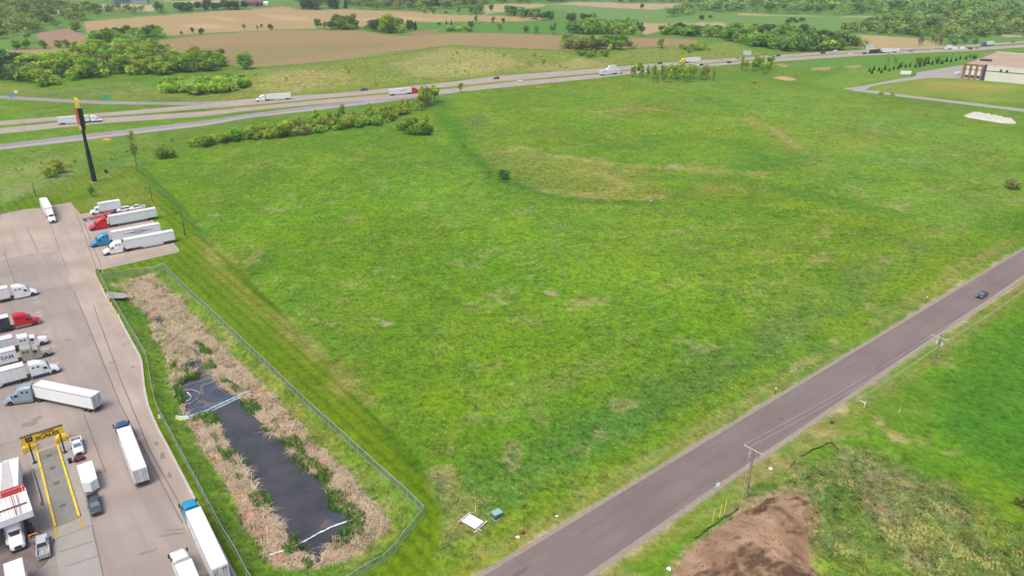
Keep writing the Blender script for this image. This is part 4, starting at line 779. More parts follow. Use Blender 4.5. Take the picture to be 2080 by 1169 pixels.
# cars
def car(label, at, yaw, paint, kind='sedan', group=None, open_bed=None, glass=GLASS, name=None, cat=None, base=0.0):
    a = P(*at); nm = {'sedan': 'car', 'suv': 'sport_utility', 'pickup': 'pickup_truck', 'van': 'van'}[kind]
    t = thing(name or nm, label, cat or {'sedan': 'car', 'suv': 'car', 'pickup': 'pickup truck', 'van': 'van'}[kind], (a.x, a.y, a.z + .03 + base), R(yaw), group); K = (kind,)
    if kind == 'sedan':
        L, r = 4.7, .33; body = [sec(2.35, .6, .55, .35, .7, .08), sec(2.2, .86, .78, .25, .85, .1), sec(1.2, .92, .82, .22, .98, .1), sec(.8, .93, .84, .22, 1.02, .1), sec(-1.5, .93, .84, .22, 1.06, .1), sec(-2.2, .88, .8, .25, 1.02, .1), sec(-2.35, .7, .62, .4, .85, .08)]
        ch = [(1.0, .78, .7, 1.0), (.25, .76, .6, 1.42), (-.9, .76, .6, 1.45), (-1.75, .78, .66, 1.05)]; roof = (.22, -.92, .6, 1.43)
    elif kind == 'suv':
        L, r = 4.8, .38; body = [sec(2.4, .65, .6, .4, .9, .08), sec(2.2, .9, .82, .3, 1.05, .1), sec(1.1, .95, .85, .28, 1.15, .1), sec(-2.2, .95, .87, .28, 1.18, .1), sec(-2.4, .85, .8, .35, 1.1, .08)]
        ch = [(1.15, .82, .76, 1.12), (.55, .8, .66, 1.7), (-1.9, .8, .68, 1.74), (-2.3, .82, .74, 1.15)]; roof = (.5, -1.95, .66, 1.73)
    elif kind == 'van':
        L, r = 5.6, .36; body = [sec(2.8, .7, .6, .4, .95, .1), sec(2.5, .95, .85, .3, 1.2, .12), sec(1.9, 1.0, .86, .3, 2.0, .16), sec(1.4, 1.0, .84, .3, 2.3, .2), sec(-2.8, 1.0, .86, .3, 2.35, .2)]
        ch = None; roof = None
    else:
        L, r = 5.8, .40; body = [sec(2.9, .75, .7, .5, .95, .08), sec(2.7, .95, .86, .38, 1.12, .1), sec(1.4, .98, .88, .38, 1.2, .1), sec(-.85, .98, .9, .38, 1.22, .1), sec(-.9, .98, .92, .38, .75, .05), sec(-2.85, .98, .92, .4, .75, .05), sec(-2.9, .95, .9, .45, .73, .05)]
        ch = [(1.35, .82, .76, 1.18), (.65, .8, .66, 1.78), (-.55, .8, .68, 1.8), (-.85, .82, .74, 1.2)]; roof = (.62, -.58, .66, 1.79)
    b = part(K, 'body', lambda: MB().loft(body), paint, t, True)
    if ch:
        part(K, 'cabin_glass', lambda: MB().loft([[(x, -hb, 1.0 if kind == 'sedan' else 1.1), (x, -ht, z), (x, ht, z), (x, hb, 1.0 if kind == 'sedan' else 1.1)] for x, hb, ht, z in ch]), glass, b)
        part(K, 'roof', lambda: MB().loft([[(roof[0] + .08, -.5, roof[3] - .01), (roof[0] + .08, .5, roof[3] - .01), (roof[0] + .08, .5, roof[3] + .01), (roof[0] + .08, -.5, roof[3] + .01)], [(roof[0], -roof[2], roof[3] - .03), (roof[0], roof[2], roof[3] - .03), (roof[0], roof[2], roof[3] + .03), (roof[0], -roof[2], roof[3] + .03)], [(roof[1], -roof[2], roof[3]), (roof[1], roof[2], roof[3]), (roof[1], roof[2], roof[3] + .06), (roof[1], -roof[2], roof[3] + .06)]]), paint, t, True)
        def pill():
            mb = MB()
            for s in (-1, 1):
                mb.bar((ch[0][0], s * ch[0][1], ch[0][3]), (ch[1][0], s * ch[1][2], ch[1][3]), .05).bar((ch[2][0], s * ch[2][2], ch[2][3]), (ch[3][0], s * ch[3][1], ch[3][3]), .06).bar((-.25, s * .8, 1.1), (-.25, s * .67, ch[2][3]), .04)
            return mb
        part(K, 'pillars', pill, paint, t)
    else:
        part(K, 'windscreen', lambda: MB().add([(2.42, -.78, 1.3), (2.42, .78, 1.3), (1.95, .76, 2.0), (1.95, -.76, 2.0)], [(0, 1, 2, 3)]), glass, b)
    if kind == 'pickup':
        part(K, 'bed_rails', lambda: MB().box(-2.88, -.9, .82, .97, .7, 1.22).box(-2.88, -.9, -.97, -.82, .7, 1.22).box(-2.9, -2.8, -.85, .85, .7, 1.2), paint, t)
        part(K, 'bed_liner', lambda: MB().box(-2.78, -.92, -.8, .8, .755, .77), open_bed or CHAS, t)
    x0 = L / 2
    part(K, 'grille', lambda: MB().box(x0 - .06, x0 + .02, -.45, .45, .5, .72 if kind == 'sedan' else .92), CHAS, b)
    for s in (-1, 1):
        part(K + (s,), 'headlight', lambda: MB().box(x0 - .3, x0 - .09, s * .66 - .15, s * .66 + .15, .66 if kind == 'sedan' else .82, .8 if kind == 'sedan' else 1.0), LAMP, b)
        part(K + (s,), 'tail_light', lambda: MB().box(-x0 - .01, -x0 + .25, s * .74 - .12, s * .74 + .12, .72, .9), REDL, b)
        part(K + (s,), 'mirror', lambda: MB().box(.75, .95, s * 1.08 - .1, s * 1.08 + .1, 1.02, 1.2), CHAS, b)
        for xx in (x0 - .9, -x0 + 1.0): wheel(t, xx, s * .84, r, .24)
    return t
def enclosed_trailer(label, at, yaw):
    q = G(at[0], at[1], 2.66); yr = R(yaw); a = Vector((q[0] + math.cos(yr) * 3.2 - math.sin(yr) * 1.3, q[1] + math.sin(yr) * 3.2 + math.cos(yr) * 1.3, 0)); t = thing('enclosed_trailer', label, 'trailer', (a.x, a.y, a.z + .03), R(yaw))
    poly = [(-3.2, -1.3), (3.2, -1.3), (3.95, 0), (3.2, 1.3), (-3.2, 1.3)]
    MB().prism(poly, .55, 2.62).build('box', TW, t); MB().prism([(x * .985, y * .97) for x, y in poly], 2.62, 2.66).build('roof', ROOF, t)
    MB().box(3.6, 5.0, -.05, .05, .5, .6).bar((2.4, -.8, .55), (4.6, 0, .55), .05).bar((2.4, .8, .55), (4.6, 0, .55), .05).build('tow_bar', CHAS, t)
    MB().box(-3.26, -3.205, -1.1, 1.1, .6, 2.55).build('rear_door', DOORM, t)
    for s in (-1, 1):
        wheel(t, -.9, s * 1.18, .36, .22); wheel(t, -.1, s * 1.18, .36, .22); MB().box(-1.5, .5, s * 1.2, s * 1.34, .72, .8).build('mudguard', CHAS, t)
    return t
car('white pickup with an open black bed parked beside the truck scale', (159,911), -56, WHITE, 'pickup', glass=GLASSL)
car('dark grey crew pickup towing the white box trailer beside the scale', (194,1030), -57, DARK, 'pickup', open_bed=DARK, glass=GLASSL)
enclosed_trailer('white enclosed trailer with a pointed nose hitched to the dark pickup', (155.7,944), -55.5)
car('silver pickup driving up past the fuel canopy with junk in its bed', (89,1115), 122, SILVER, 'pickup', open_bed=noisy('bed_junk', (.45, .42, .36, 1), (.12, .1, .1, 1), 2.2, .8, 5))
car('dark blue car parked behind the red trailer frame in the top row', (233,438), ROWA, NAVY, 'sedan')
car('white estate car with dark windows between the top box truck and the long trailer', (252,429), ROWA, WHITE, 'suv')
car('white pickup at the back of the top row, half behind the long trailer', (279,425), ROWA, WHITE, 'pickup')
# red low frame trailer (tow dolly with ramps) parked in the top row
def low_frame(label, at, yaw):
    a = P(*at); t = thing('car_hauler', label, 'trailer', (a.x, a.y, a.z + .03), R(yaw)); rd = paintm('dull_red', (.28, .02, .02, 1))
    MB().box(-5, 4, -1.15, -1.0, .75, .95).box(-5, 4, 1.0, 1.15, .75, .95).box(-5, -4.7, -1.1, 1.1, .75, .95).box(0, .3, -1.1, 1.1, .75, .95).box(3.7, 4, -1.1, 1.1, .75, .95).build('frame', rd, t)
    MB().box(-5, 3.8, -1.0, -.4, .9, .98).box(-5, 3.8, .4, 1.0, .9, .98).box(-4.8, -1.2, -1.1, 1.1, 1.9, 2.0).build('deck', rd, t)
    MB().bar((-4.8, 1.05, .9), (-4.8, 1.05, 1.95), .06).bar((-4.8, -1.05, .9), (-4.8, -1.05, 1.95), .06).bar((-1.3, 1.05, .9), (-1.3, 1.05, 1.95), .06).bar((-1.3, -1.05, .9), (-1.3, -1.05, 1.95), .06).bar((-1.3, 1.05, 1.95), (2.6, 1.05, .95), .06).bar((-1.3, -1.05, 1.95), (2.6, -1.05, .95), .06).build('uprights', rd, t)
    MB().bar((4, -.9, .8), (6, 0, .7), .08).bar((4, .9, .8), (6, 0, .7), .08).box(5.2, 5.9, -.9, .9, .5, .7).build('drawbar', CHAS, t)
    for s in (-1, 1): wheel(t, -2.4, s * 1.0, .42, .3); wheel(t, -1.4, s * 1.0, .42, .3)
low_frame('red steel car hauler trailer frame parked in front of the dark blue car', (206,443), ROWA)
# ------------------------------------------------------------------ traffic on the highway: label, kind, front/centre pixel, extra
def hwyaw(at, west):
    a, b = P(at[0] - 12, at[1] + 0), None
    line = FT if west else CT; xs = [p[0] for p in line]; ys = [p[1] for p in line]
    y0, y1 = np.interp(at[0] - 15, xs, ys), np.interp(at[0] + 15, xs, ys); p0, p1 = P(at[0] - 15, y0), P(at[0] + 15, y1)
    return math.degrees(math.atan2(p1.y - p0.y, p1.x - p0.x)) + (180 if west else 0)
def hsemi(label, at, west, **k): return semi(label, at, yaw=hwyaw(at, west), base=.06, **k)
def hcar(label, at, west, paint, kind='sedan'): return car(label, at, hwyaw(at, west), paint, kind, base=.06)
hsemi('white sleeper semi with an all white trailer heading left, above the slip road junction', (519.5,206.5), True)
hsemi('white semi with a patterned cab passing behind the tall sign pole', (209,247), False, box=TG, lower=NAVY, logo=[('#block', .35, BL, 'right', -1.5, 3.0, 2.6)])
hsemi('red cab semi with white trailer heading right, beside the tall saplings', (853,189), False, paint=RED, logo=[('#block', .9, BL, 'right', -6.3, 2.8, .35), ('#block', .3, BL, 'right', -4.3, 3.1, 3.2)])
hsemi('white semi with small red trailer marks, side by side with the white box van', (1262.5,149.5), False, logo=[('#block', .5, REDT, 'right', -11, 2.9, 1.6)])
hsemi('yellow cab semi with a white trailer heading left', (1379,129), True, paint=YELLOW, lower=YELLOW)
hsemi('semi truck with white trailer passing near the bare poles, far right of the wood', (1829,106.5), False, paint=WHITE)
hsemi('blue cab semi with white trailer far off near the right edge', (1993,94), True, paint=mat('paint_royal', (.02, .08, .4, 1), .35), L=12)
hsemi('dark green flat cab semi ahead of the white trailer truck in the far traffic', (1790,108.2), False, paint=DGREEN, box=TB, L=9)
t = P(1230, 142); box_truck('white box van heading left beside the semi with red marks', (1231,143), hwyaw((1230, 142), True), L=6.5, base=.06)
t = P(1930, 99); box_truck('tall white box truck standing high in the far traffic', (1919,101), hwyaw((1919, 98), True), L=5.5, h1=4.0, base=.06)
for args in (('dark pickup heading left on the highway, left of the red cab semi', (739,184.5), True, DARK, 'pickup'),
    ('dark car just ahead of the red cab semi, behind the tallest sapling', (874,184.6), False, DARK, 'suv'), ('white car beside the dark car behind the tallest sapling', (876,190), False, WHITE, 'sedan'),
    ('dark green car heading left above the open field', (1008,161), True, DGREEN, 'suv'), ('white car alone on the near lanes above the open field', (1057,166), False, WHITE, 'sedan'),
    ('white car half hidden behind the line of young trees', (1287,136.5), True, WHITE, 'sedan'), ('dark grey car above the line of young trees', (1340,130.5), True, DARK, 'suv'),
    ('white car just behind the yellow cab semi', (1420,126.5), True, WHITE, 'suv'), ('white pickup below the yellow cab semi', (1414,134.5), False, WHITE, 'pickup'), ('black car tailgating the white pickup', (1424,133.6), False, BLACK, 'sedan'),
    ('light grey car between the yellow cab semi and the road sign', (1465,122), True, SILVER, 'sedan'), ('dark car on the near lanes left of the round thicket', (1481,128.5), False, DARK, 'suv'),
    ('white car just below the dark car near the round thicket', (1472,131.5), False, WHITE, 'sedan'), ('small tan car just left of the road sign', (1498,120.4), True, BEIGE, 'sedan'),
    ('white car right of the pale road sign', (1548,116.4), True, WHITE, 'sedan'), ('dark car second to the right of the pale road sign', (1580,115), True, DARK, 'suv'),
    ('black pickup below the long wood', (1671,109.2), True, BLACK, 'pickup'), ('white and blue van below the long wood', (1695,107.3), True, SILVER, 'van'),
    ('small white car on the near lanes below the wood end', (1728,110.7), False, WHITE, 'sedan'), ('maroon car on the near lanes below the wood end', (1756,110), False, MAROON, 'sedan'),
    ('white car on the far lanes above the grey car', (1842,100.6), True, WHITE, 'sedan'), ('grey car on the near lanes below the bare trees', (1850,105.3), False, GREY, 'sedan'),
    ('white car on the near lanes below the bare trees', (1895,103), False, WHITE, 'sedan'), ('long white motorhome on the near lanes near the warehouse', (1940,101.8), False, WHITE, 'van'),
    ('white van close behind the long motorhome', (1955,101), False, WHITE, 'van'), ('dark red car right of the white motorhomes', (1971,100.6), False, MAROON, 'suv'),
    ('pale car right of the dark red car in the far traffic', (1985,99.7), False, BEIGE, 'sedan'), ('grey pickup farthest to the right on the highway', (2057,87), True, GREY, 'pickup')):
    hcar(*args)
car('dark grey car with a grey roof alone on the near road', (1994,602), 220.5, DARK, 'sedan', glass=GLASSL)
# ------------------------------------------------------------------ scale, canopy, lot furniture
YB = noisy('yellow_steel', (.8, .58, .03, 1), (.68, .46, .03, 1), 2, .5, 4)
deck = [G(*p) for p in [(76,920),(117.5,905.4),(161.6,1050),(113,1070.8)]]
sheet('scale_island', [(55,920),(142,893),(188,1066),(115,1093)], M_CONC, .10, thick=.1)
sc = thing('truck_scale', 'long steel and concrete truck scale with yellow side rails', 'scale', (*G(120, 990), 0), 0)
def rel(p, o): return (p[0] - o.location.x, p[1] - o.location.y)
MB().prism([rel(p, sc) for p in deck], .1, .2).build('deck', noisy('scale_deck', A(168,166,158), A(150,150,146), .6, .85, 5, 0, 5), sc)
for a, b in ((0, 3), (1, 2)):
    A_, B_ = rel(deck[a], sc), rel(deck[b], sc)
    for k in range(4):
        q0 = Vector(A_).lerp(Vector(B_), k / 4 + .004); q1 = Vector(A_).lerp(Vector(B_), (k + 1) / 4 - .004)
        d = (q1 - q0); yawr = math.atan2(d.y, d.x); MB().box(0, d.length, -.17, .17, 0, .2).build('side_rail', YB, sc).matrix_local = Matrix.Translation((q0.x, q0.y, .21)) @ Matrix.Rotation(yawr, 4, 'Z')
for a, b in ((0, 1), (3, 2)):
    q0, q1 = Vector(rel(deck[a], sc)), Vector(rel(deck[b], sc)); d = q1 - q0
    MB().box(0, d.length, -.08, .08, 0, .02).build('end_line', M_YEL, sc).matrix_local = Matrix.Translation((q0.x, q0.y, .202)) @ Matrix.Rotation(math.atan2(d.y, d.x), 4, 'Z')
for f in (.22, .47, .0):
    if f: q0, q1 = Vector(rel(deck[0], sc)).lerp(Vector(rel(deck[3], sc)), f), Vector(rel(deck[1], sc)).lerp(Vector(rel(deck[2], sc)), f); d = q1 - q0; MB().box(.3, d.length - .3, -.12, .12, 0, .01).build('rust_band', noisy('rust_band', A(190,160,110), A(172,160,136), 1, .9), sc).matrix_local = Matrix.Translation((q0.x, q0.y, .202)) @ Matrix.Rotation(math.atan2(d.y, d.x), 4, 'Z')
for f in (.1, .29, .5, .8):
    q = (Vector(rel(deck[0], sc)).lerp(Vector(rel(deck[3], sc)), f) + Vector(rel(deck[1], sc)).lerp(Vector(rel(deck[2], sc)), f)) / 2
    MB().bar((q.x, q.y, .2), (q.x, q.y, .215), .55, n=16).build('manhole_cover', noisy('manhole', A(110,106,104), A(130,126,122), 2, .8), sc)
mark('approach_line', [((113,1071),(116.5,1093)), ((161.6,1050),(168,1070))], .3, M_YEL, .14)
mark('approach_line', [((76,919),(71,905)), ((117.5,904),(114,892))], .3, M_YEL, .14)
# the sign over the scale
pl_, pr_ = G(71, 940), G(132.5, 919); sg = thing('scale_sign', 'yellow CERTIFIED SCALES sign with a cat head emblem on two black posts', 'sign', (pl_[0], pl_[1], 0), math.atan2(pr_[1] - pl_[1], pr_[0] - pl_[0]))
Wd = math.dist(pl_, pr_); hb = height_at(Vector((pl_[0], pl_[1], 0)), 899); ht = hb + 1.55
for x in (0, Wd):
    MB().box(x - .13, x + .13, -.13, .13, .1, hb + .05).build('post', M_DARKM, sg); MB().box(x - .35, x + .35, -.35, .35, .1, .16).build('base_plate', M_DARKM, sg)
brd = MB().box(-1.15, Wd + .75, -.2, .2, hb, ht).build('board', YB, sg); MB().box(-1.2, Wd + .8, -.23, .23, ht, ht + .07).box(-1.2, Wd + .8, -.23, .23, hb - .06, hb).build('frame', M_DARKM, sg)
for body, size, x, z, m, sx in (('SCALES', .95, Wd * .5 + .6, hb + .5, M_DARKM, 1.3), ('CERTIFIED', .36, Wd * .5 + .75, hb + 1.2, mat('sign_red', (.4, .03, .02, 1)), 1.35)):
    o = link('lettering', text_mesh(body, size, m, 'lettering', .005, sx, .035), brd); o.location = (x, -.215, z); o.rotation_euler = (R(90), 0, 0)
hd = [(-.62, .5), (-.5, 1.0), (-.28, .78), (.28, .78), (.5, 1.0), (.62, .5), (.58, 0), (.3, -.35), (-.3, -.35), (-.58, 0)]
em = MB().prism(hd, 0, .02).build('emblem', M_DARKM, brd); em.location = (.15, -.21, hb + .52); em.rotation_euler = (R(90), 0, 0)
for q in (-.24, .24): e = MB().prism([(q - .14, .25), (q + .14, .32), (q + .1, .45), (q - .12, .42)], .021, .03).build('emblem_eye', YB, em)
MB().prism([(-.25, -.12), (.25, -.12), (.12, -.24), (-.12, -.24)], .021, .03).build('emblem_mouth', YB, em)
for px_, s, lb in (((60,912), 1, 'left'), ((126,893), 1, 'right')):
    x, y = G(*px_); b_ = thing('guard_barrier', 'yellow padded guard barrier at the %s post of the scale sign' % lb, 'barrier', (x, y, .1), sg.rotation_euler[2])
    MB().box(-.9, .9, -.6, .6, 0, .9).build('block', YB, b_); MB().box(-.7, .7, -.4, .4, .9, 1.25).build('cap', YB, b_)
    for i, (u, v) in enumerate(((-1.15, -1.0), (1.15, -1.0), (1.5, .6))): MB().bar((u, v, 0), (u, v, 1.15), .13, n=10).build('bollard', YB, b_)
x, y = G(143.5, 940); bn = thing('waste_bin', 'small black waste bin beside the scale', 'bin', (x, y, .1)); MB().bar((0, 0, 0), (0, 0, .95), .33, .38, 14).build('drum', BLACK, bn); MB().bar((0, 0, .95), (0, 0, 1.05), .4, .3, 14).build('lid', CHAS, bn)
x, y = G(161.5, 933); dl = thing('tow_dolly', 'dark red tow frame standing in front of the white pickup', 'dolly', (x, y, .03), R(-60)); MB().box(-.7, .7, -.8, .8, .35, .5).box(.5, .9, -.9, -.6, .3, .9).box(.5, .9, .6, .9, .3, .9).bar((.7, 0, .45), (1.7, 0, .45), .06).build('frame', MAROON, dl); wheel(dl, 0, -.85, .3, .2); wheel(dl, 0, .85, .3, .2)
wl = MB(); pts = [G(*p) for p in [(65,955),(72,978),(80,1005),(85,1026)]]; xx, yy = resample(pts, 14)
wl.loft([[(a - .18, b, 0.1), (a - .12, b, .75), (a + .12, b, .75), (a + .18, b, 0.1)] for a, b in zip(xx, yy)])
tag(wl.build('concrete_barrier', M_CONC), 'low pale concrete barrier between the scale and the canopy', 'barrier')
# canopy
cz = 5.4
def Gz(px, py, z): return G(px, py, z)
cc_ = [Gz(51, 977.5, cz + 1.2), Gz(65, 1037, cz)]; yaw = R(38.5); ux, uy = math.cos(yaw), math.sin(yaw); vx, vy = -uy, ux
cn = thing('fuel_canopy', 'white flat fuel canopy with a red parapet along its back edge', 'canopy', (cc_[1][0], cc_[1][1], 0), yaw)
D_ = math.dist(cc_[0], cc_[1]) * .98; MB().box(-26, 0, 0, D_, cz - .9, cz - .4).build('roof_deck', noisy('canopy_white', (.7, .72, .74, 1), (.6, .6, .6, 1), .6, .5), cn)
rb = MB()
for i in range(44): rb.box(-26 + i * .6, -26 + i * .6 + .12, .3, D_ - .4, cz - .4, cz - .33)
rb.build('roof_ribs', mat('rib_grey', (.5, .5, .5, 1)), cn)
MB().box(-26, .05, -.12, 0, cz - 1.0, cz + .25).box(0, .12, 0, D_, cz - 1.0, cz + .25).build('fascia', WHITE, cn)
MB().box(-26, .1, D_, D_ + .15, cz - .9, cz + 1.0).build('red_parapet', paintm('canopy_red', (.55, .03, .03, 1)), cn)
ps = MB()
for i in range(9): ps.box(-26 + i * 3.2, -26 + i * 3.2 + .1, D_ - .06, D_ - .001, cz - .4, cz + .98)
ps.box(-26, 0, D_ - .08, D_ - .062, cz + .7, cz + .78).build('parapet_frame', WHITE, cn)
MB().box(-26, -.3, D_ * .45, D_ * .45 + .18, cz - .33, cz - .1).bar((-2.2, .8, cz - .2), (-2.2, D_ - .5, cz + .2), .07).bar((-1.6, .8, cz - .2), (-1.4, D_ - .8, cz + .1), .05).build('roof_pipes', noisy('rust_pipe', A(176,120,84), A(150,100,80), 1, .8), cn)
for x in (-1.2, -12, -24): MB().box(x - .3, x + .3, D_ * .25 - .3, D_ * .25 + .3, 0, cz - .9).build('column', CHAS, cn)
x, y = G(67, 1086); fp = thing('fuel_pump', 'black fuel pump with orange guard frame at the canopy edge', 'fuel pump', (x, y, .03), yaw)
MB().box(-.35, .35, -.5, .5, .15, 2.2).build('cabinet', CHAS, fp); OR_ = paintm('orange', (.75, .32, .02, 1))
MB().box(-.9, .9, -1.7, 1.7, 0, .15).build('plinth', M_CONC, fp)
for v in (-1.3, 1.3): MB().bar((-.6, v, .15), (-.6, v, 1.1), .1).bar((.6, v, .15), (.6, v, 1.1), .1).bar((-.6, v, 1.1), (.6, v, 1.1), .1).build('guard_frame', OR_, fp)
# bollards along the kerb
bo = None
for i, (px_, py_) in enumerate([(190,551),(189.5,557),(192,563.5),(194.5,570),(197.5,577.5),(204,586),(207.5,593),(214.5,607.5),(218,613.5),(223,621),(227.5,630),(232,637),(238,643),(204,551)]):
    x, y = G(px_, py_ + 2); x += .7
    if bo is None:
        bo = thing('bollard', 'yellow steel bollard in the row along the kerb by the pond fence', 'bollard', (x, y, .03), 0, 'yellow bollards along the kerb'); MB().bar((0, 0, 0), (0, 0, 1.3), .13, n=10).build('post', YB, bo); MB().bar((0, 0, 1.3), (0, 0, 1.4), .13, .05, 10).build('cap', YB, bo)
    else: o = copy_tree(bo); o.location = (x, y, .03)
x, y = G(199, 552); sm_ = thing('motorcycle', 'dark motorcycle parked among the yellow bollards', 'motorcycle', (x, y, .03), R(30))
MB().bar((-.3, 0, .55), (.35, 0, .75), .16).bar((.35, 0, .8), (.75, 0, .35), .05).build('frame', CHAS, sm_); MB().box(-.6, .1, -.13, .13, .75, .88).build('seat', CHAS, sm_)
MB().bar((.4, -.35, 1.0), (.4, .35, 1.0), .03).build('handlebar', CHROME, sm_); wheel(sm_, -.7, 0, .32, .14); wheel(sm_, .75, 0, .32, .12)
# pond side: spillway, booms, aerator, fences
sheet('spillway', [(196,597),(222,592),(250,595),(264,601),(250,605),(222,606),(205,605)], M_CONC, .03)
def lifted(pts, dz): return [(p.x, p.y, float(T(p.x, p.y)) + dz) for p in pts]
def boom(name, px, label, r, m, z=None):
    pts = [G(*p, WZ) for p in px]; x, y = resample(pts, 40); mb = MB()
    rr = random.Random(len(px)); P_ = [(a + rr.uniform(-.06, .06), b + rr.uniform(-.06, .06), max(float(T(a, b)) + .1, WZ + .04)) for a, b in zip(x, y)]
    mb.loft([[(p[0], p[1] + math.sin(t_) * r * (1 + .3 * math.sin(i * 1.7)), p[2] + math.cos(t_) * r) for t_ in np.linspace(0, 2 * math.pi, 7)[:-1]] for i, p in enumerate(P_)])
    return tag(mb.build(name, m, smooth=True), label, 'boom')
BW = mat('boom_white', (.72, .76, .76, 1), .6); BBc = mat('boom_blue', (.30, .52, .62, 1), .6); YF = mat('boom_yellow', (.7, .62, .05, 1), .6)
boom('oil_boom', [(358,849),(385,847),(420,835),(452,820),(486,804),(507,795)], 'blue white floating oil boom across the middle of the pond', .3, BBc)
boom('oil_boom', [(364,851),(392,849),(424,838),(458,822),(490,807)], 'thin white boom lying along the blue boom across the pond', .13, BW)
boom('oil_boom', [(548,1127),(585,1116),(618,1100),(650,1082),(680,1068),(705,1060),(722,1054)], 'knotted white boom across the lower end of the pond', .16, BW)
boom('oil_boom', [(343,798),(365,794),(390,792),(403,796),(408,803),(402,812),(388,820),(368,822)], 'looped pale boom around the aerator in the upper pool', .15, noisy('dirty_boom', A(206,202,180), A(150,146,120), 2, .7))
boom('oil_boom', [(380,797),(387,803),(389,810),(381,815),(372,819)], 'short white boom inside the loop near the aerator', .12, BW)
boom('oil_boom', [(358,853),(368,855),(378,853)], 'short yellow float lying on the grass at the boom end', .2, YF)
x, y = G(365, 805, WZ); ae = thing('aerator', 'dark pond aerator with a small green float in the looped boom', 'aerator', (x, y, WZ - .1), .4)
MB().box(-1.2, 1.2, -.9, .9, 0, .25).build('float', CHAS, ae); MB().bar((0, 0, .25), (0, 0, .7), .3, .18, 10).build('motor', mat('green_motor', (.05, .3, .2, 1)), ae)
for v in (-1.4, 1.4): MB().bar((-1.5, v, .1), (1.5, v * .4, .35), .08).build('arm', CHAS, ae)
CHM = mat('chain_link', (.30, .34, .34, 1), .5, .3); g = N(CHM)
w_ = g.n('TexWave', wave_type='BANDS', bands_direction='DIAGONAL'); w_.inputs['Scale'].default_value = 2.2; g.L(g.co, w_.inputs['Vector'])
g.L(g.mrange(w_.outputs['Fac'], .35, .65, .05, .55), g.b.inputs['Alpha'])
RAIL = mat('galvanised', (.42, .46, .46, 1), .45, .4)
def fence(label, px, h=1.8, step=3.0, dark=False):
    pts = [(p.x, p.y) for p in PL(px)]; L = sum(math.dist(a, b) for a, b in zip(pts[:-1], pts[1:])); n = max(2, int(L / step)); x, y = resample(pts, n + 1); z = T(x, y)
    t = thing('chain_link_fence', label, 'fence', (x[0], y[0], float(z[0]))); q = [Vector((a - x[0], b - y[0], c - float(z[0]))) for a, b, c in zip(x, y, z)]
    MB().grid([[tuple(v) for v in q], [(v.x, v.y, v.z + h) for v in q]]).build('mesh_panel', CHM, t, fix=False)
    MB().tube([v + Vector((0, 0, h)) for v in q], .045).build('top_rail', RAIL, t); MB().tube([v + Vector((0, 0, .08)) for v in q], .03, 4).build('bottom_rail', RAIL, t)
    for v in q[:99]: MB().bar(v, v + Vector((0, 0, h + .08)), .045, n=6).build('post', RAIL, t)
    return t
EASTF = [(333.4,545),(442.4,650),(640,839),(828,1009),(862.7,1044)]
fence('straight grey chain link fence along the mown strip east of the pond', EASTF)
fence('grey chain link fence curving round the south end of the pond', [(862.7,1044),(822,1094),(792.5,1136),(756.7,1154),(715,1181),(640,1230)])
fence('grey chain link fence across the north end of the pond', [(205,567),(270,556),(333.4,545)])
fence('grey chain link fence between the kerb and the pond', [(205,567),(217.8,592),(230,614),(253.4,652),(280,697),(296.7,724),(303,751),(309,790),(319,833),(338,868),(362.4,914),(408.8,1000),(449.4,1078),(484,1134),(504.5,1175),(545,1240)])
x, y = G(325.5, 856); o = thing('warning_sign', 'small white sign with red corner fixed on the pond fence', 'sign', (x, y, .9), R(-30)); MB().box(-.35, .35, -.03, .03, 0, .8).build('panel', WHITE, o); MB().box(-.3, 0, -.05, -.032, .35, .7).build('red_square', REDL, o)
# thin field fence
def wire_fence(label, px, h=1.2, step=5, n_w=3):
    pts = [(p.x, p.y) for p in PL(px)]; L = sum(math.dist(a, b) for a, b in zip(pts[:-1], pts[1:])); n = max(2, int(L / step)); x, y = resample(pts, n + 1); z = T(x, y)
    t = thing('wire_fence', label, 'fence', (x[0], y[0], float(z[0]))); q = [Vector((a - x[0], b - y[0], c - float(z[0]))) for a, b, c in zip(x, y, z)]; wmb = MB()
    for k in range(n_w): wmb.tube([v + Vector((0, 0, h * (k + 1) / n_w - .05)) for v in q], .012, 3)
    wmb.build('wires', RAIL, t)
    for v in q[:99]: MB().bar(v, v + Vector((0, 0, h)), .04, n=5).build('post', noisy('weathered_wood', A(140,128,112), A(116,106,92), 2, .9), t)
wire_fence('green grey wire fence running from the truck park past the sign pole', [(0,438),(60,392),(120,368),(182,346),(230,338),(275,337)], 1.6, 3.5, 6)
wire_fence('thin wire fence at the left edge of the big field', [(283,343),(310,372),(343,402),(390,455),(428,498)], 1.2, 5, 4)
wire_fence('thin wire fence along the crop field beyond the near road', [(2080,586),(1990,668),(1905,730),(1840,772),(1790,812)], 1.1, 6, 2)
# light poles
def lamp_post(label, base, top_y, arm=1.6, m=None, yaw=0.0, arms=1):
    b = P(*base); h = height_at(b, top_y); t = thing('lamp_post', label, 'lamp post', b, yaw)
    m = m or M_DARKM; MB().bar((0, 0, 0), (0, 0, h), .14, .09, 8).build('pole', m, t); MB().bar((0, 0, 0), (0, 0, .6), .3, .3, 10).build('footing', M_CONC, t)
    for k in range(arms):
        s = -1 if k else 1; MB().bar((0, 0, h - .15), (-arm * s, 0, h + .1), .05).build('arm', m, t); MB().box(-arm * s - .45, -arm * s + .35, -.2, .2, h + .02, h + .16).build('lamp_head', m, t)
lamp_post('dark lamp post behind the lone parked truck', (74,403), 369, yaw=R(38)); lamp_post('dark lamp post with a small white box, behind the white pickup', (310,411), 379, yaw=R(38)); lamp_post('dark lamp post on the mown strip nearest the row of trailers', (377,482), 431, yaw=R(38))
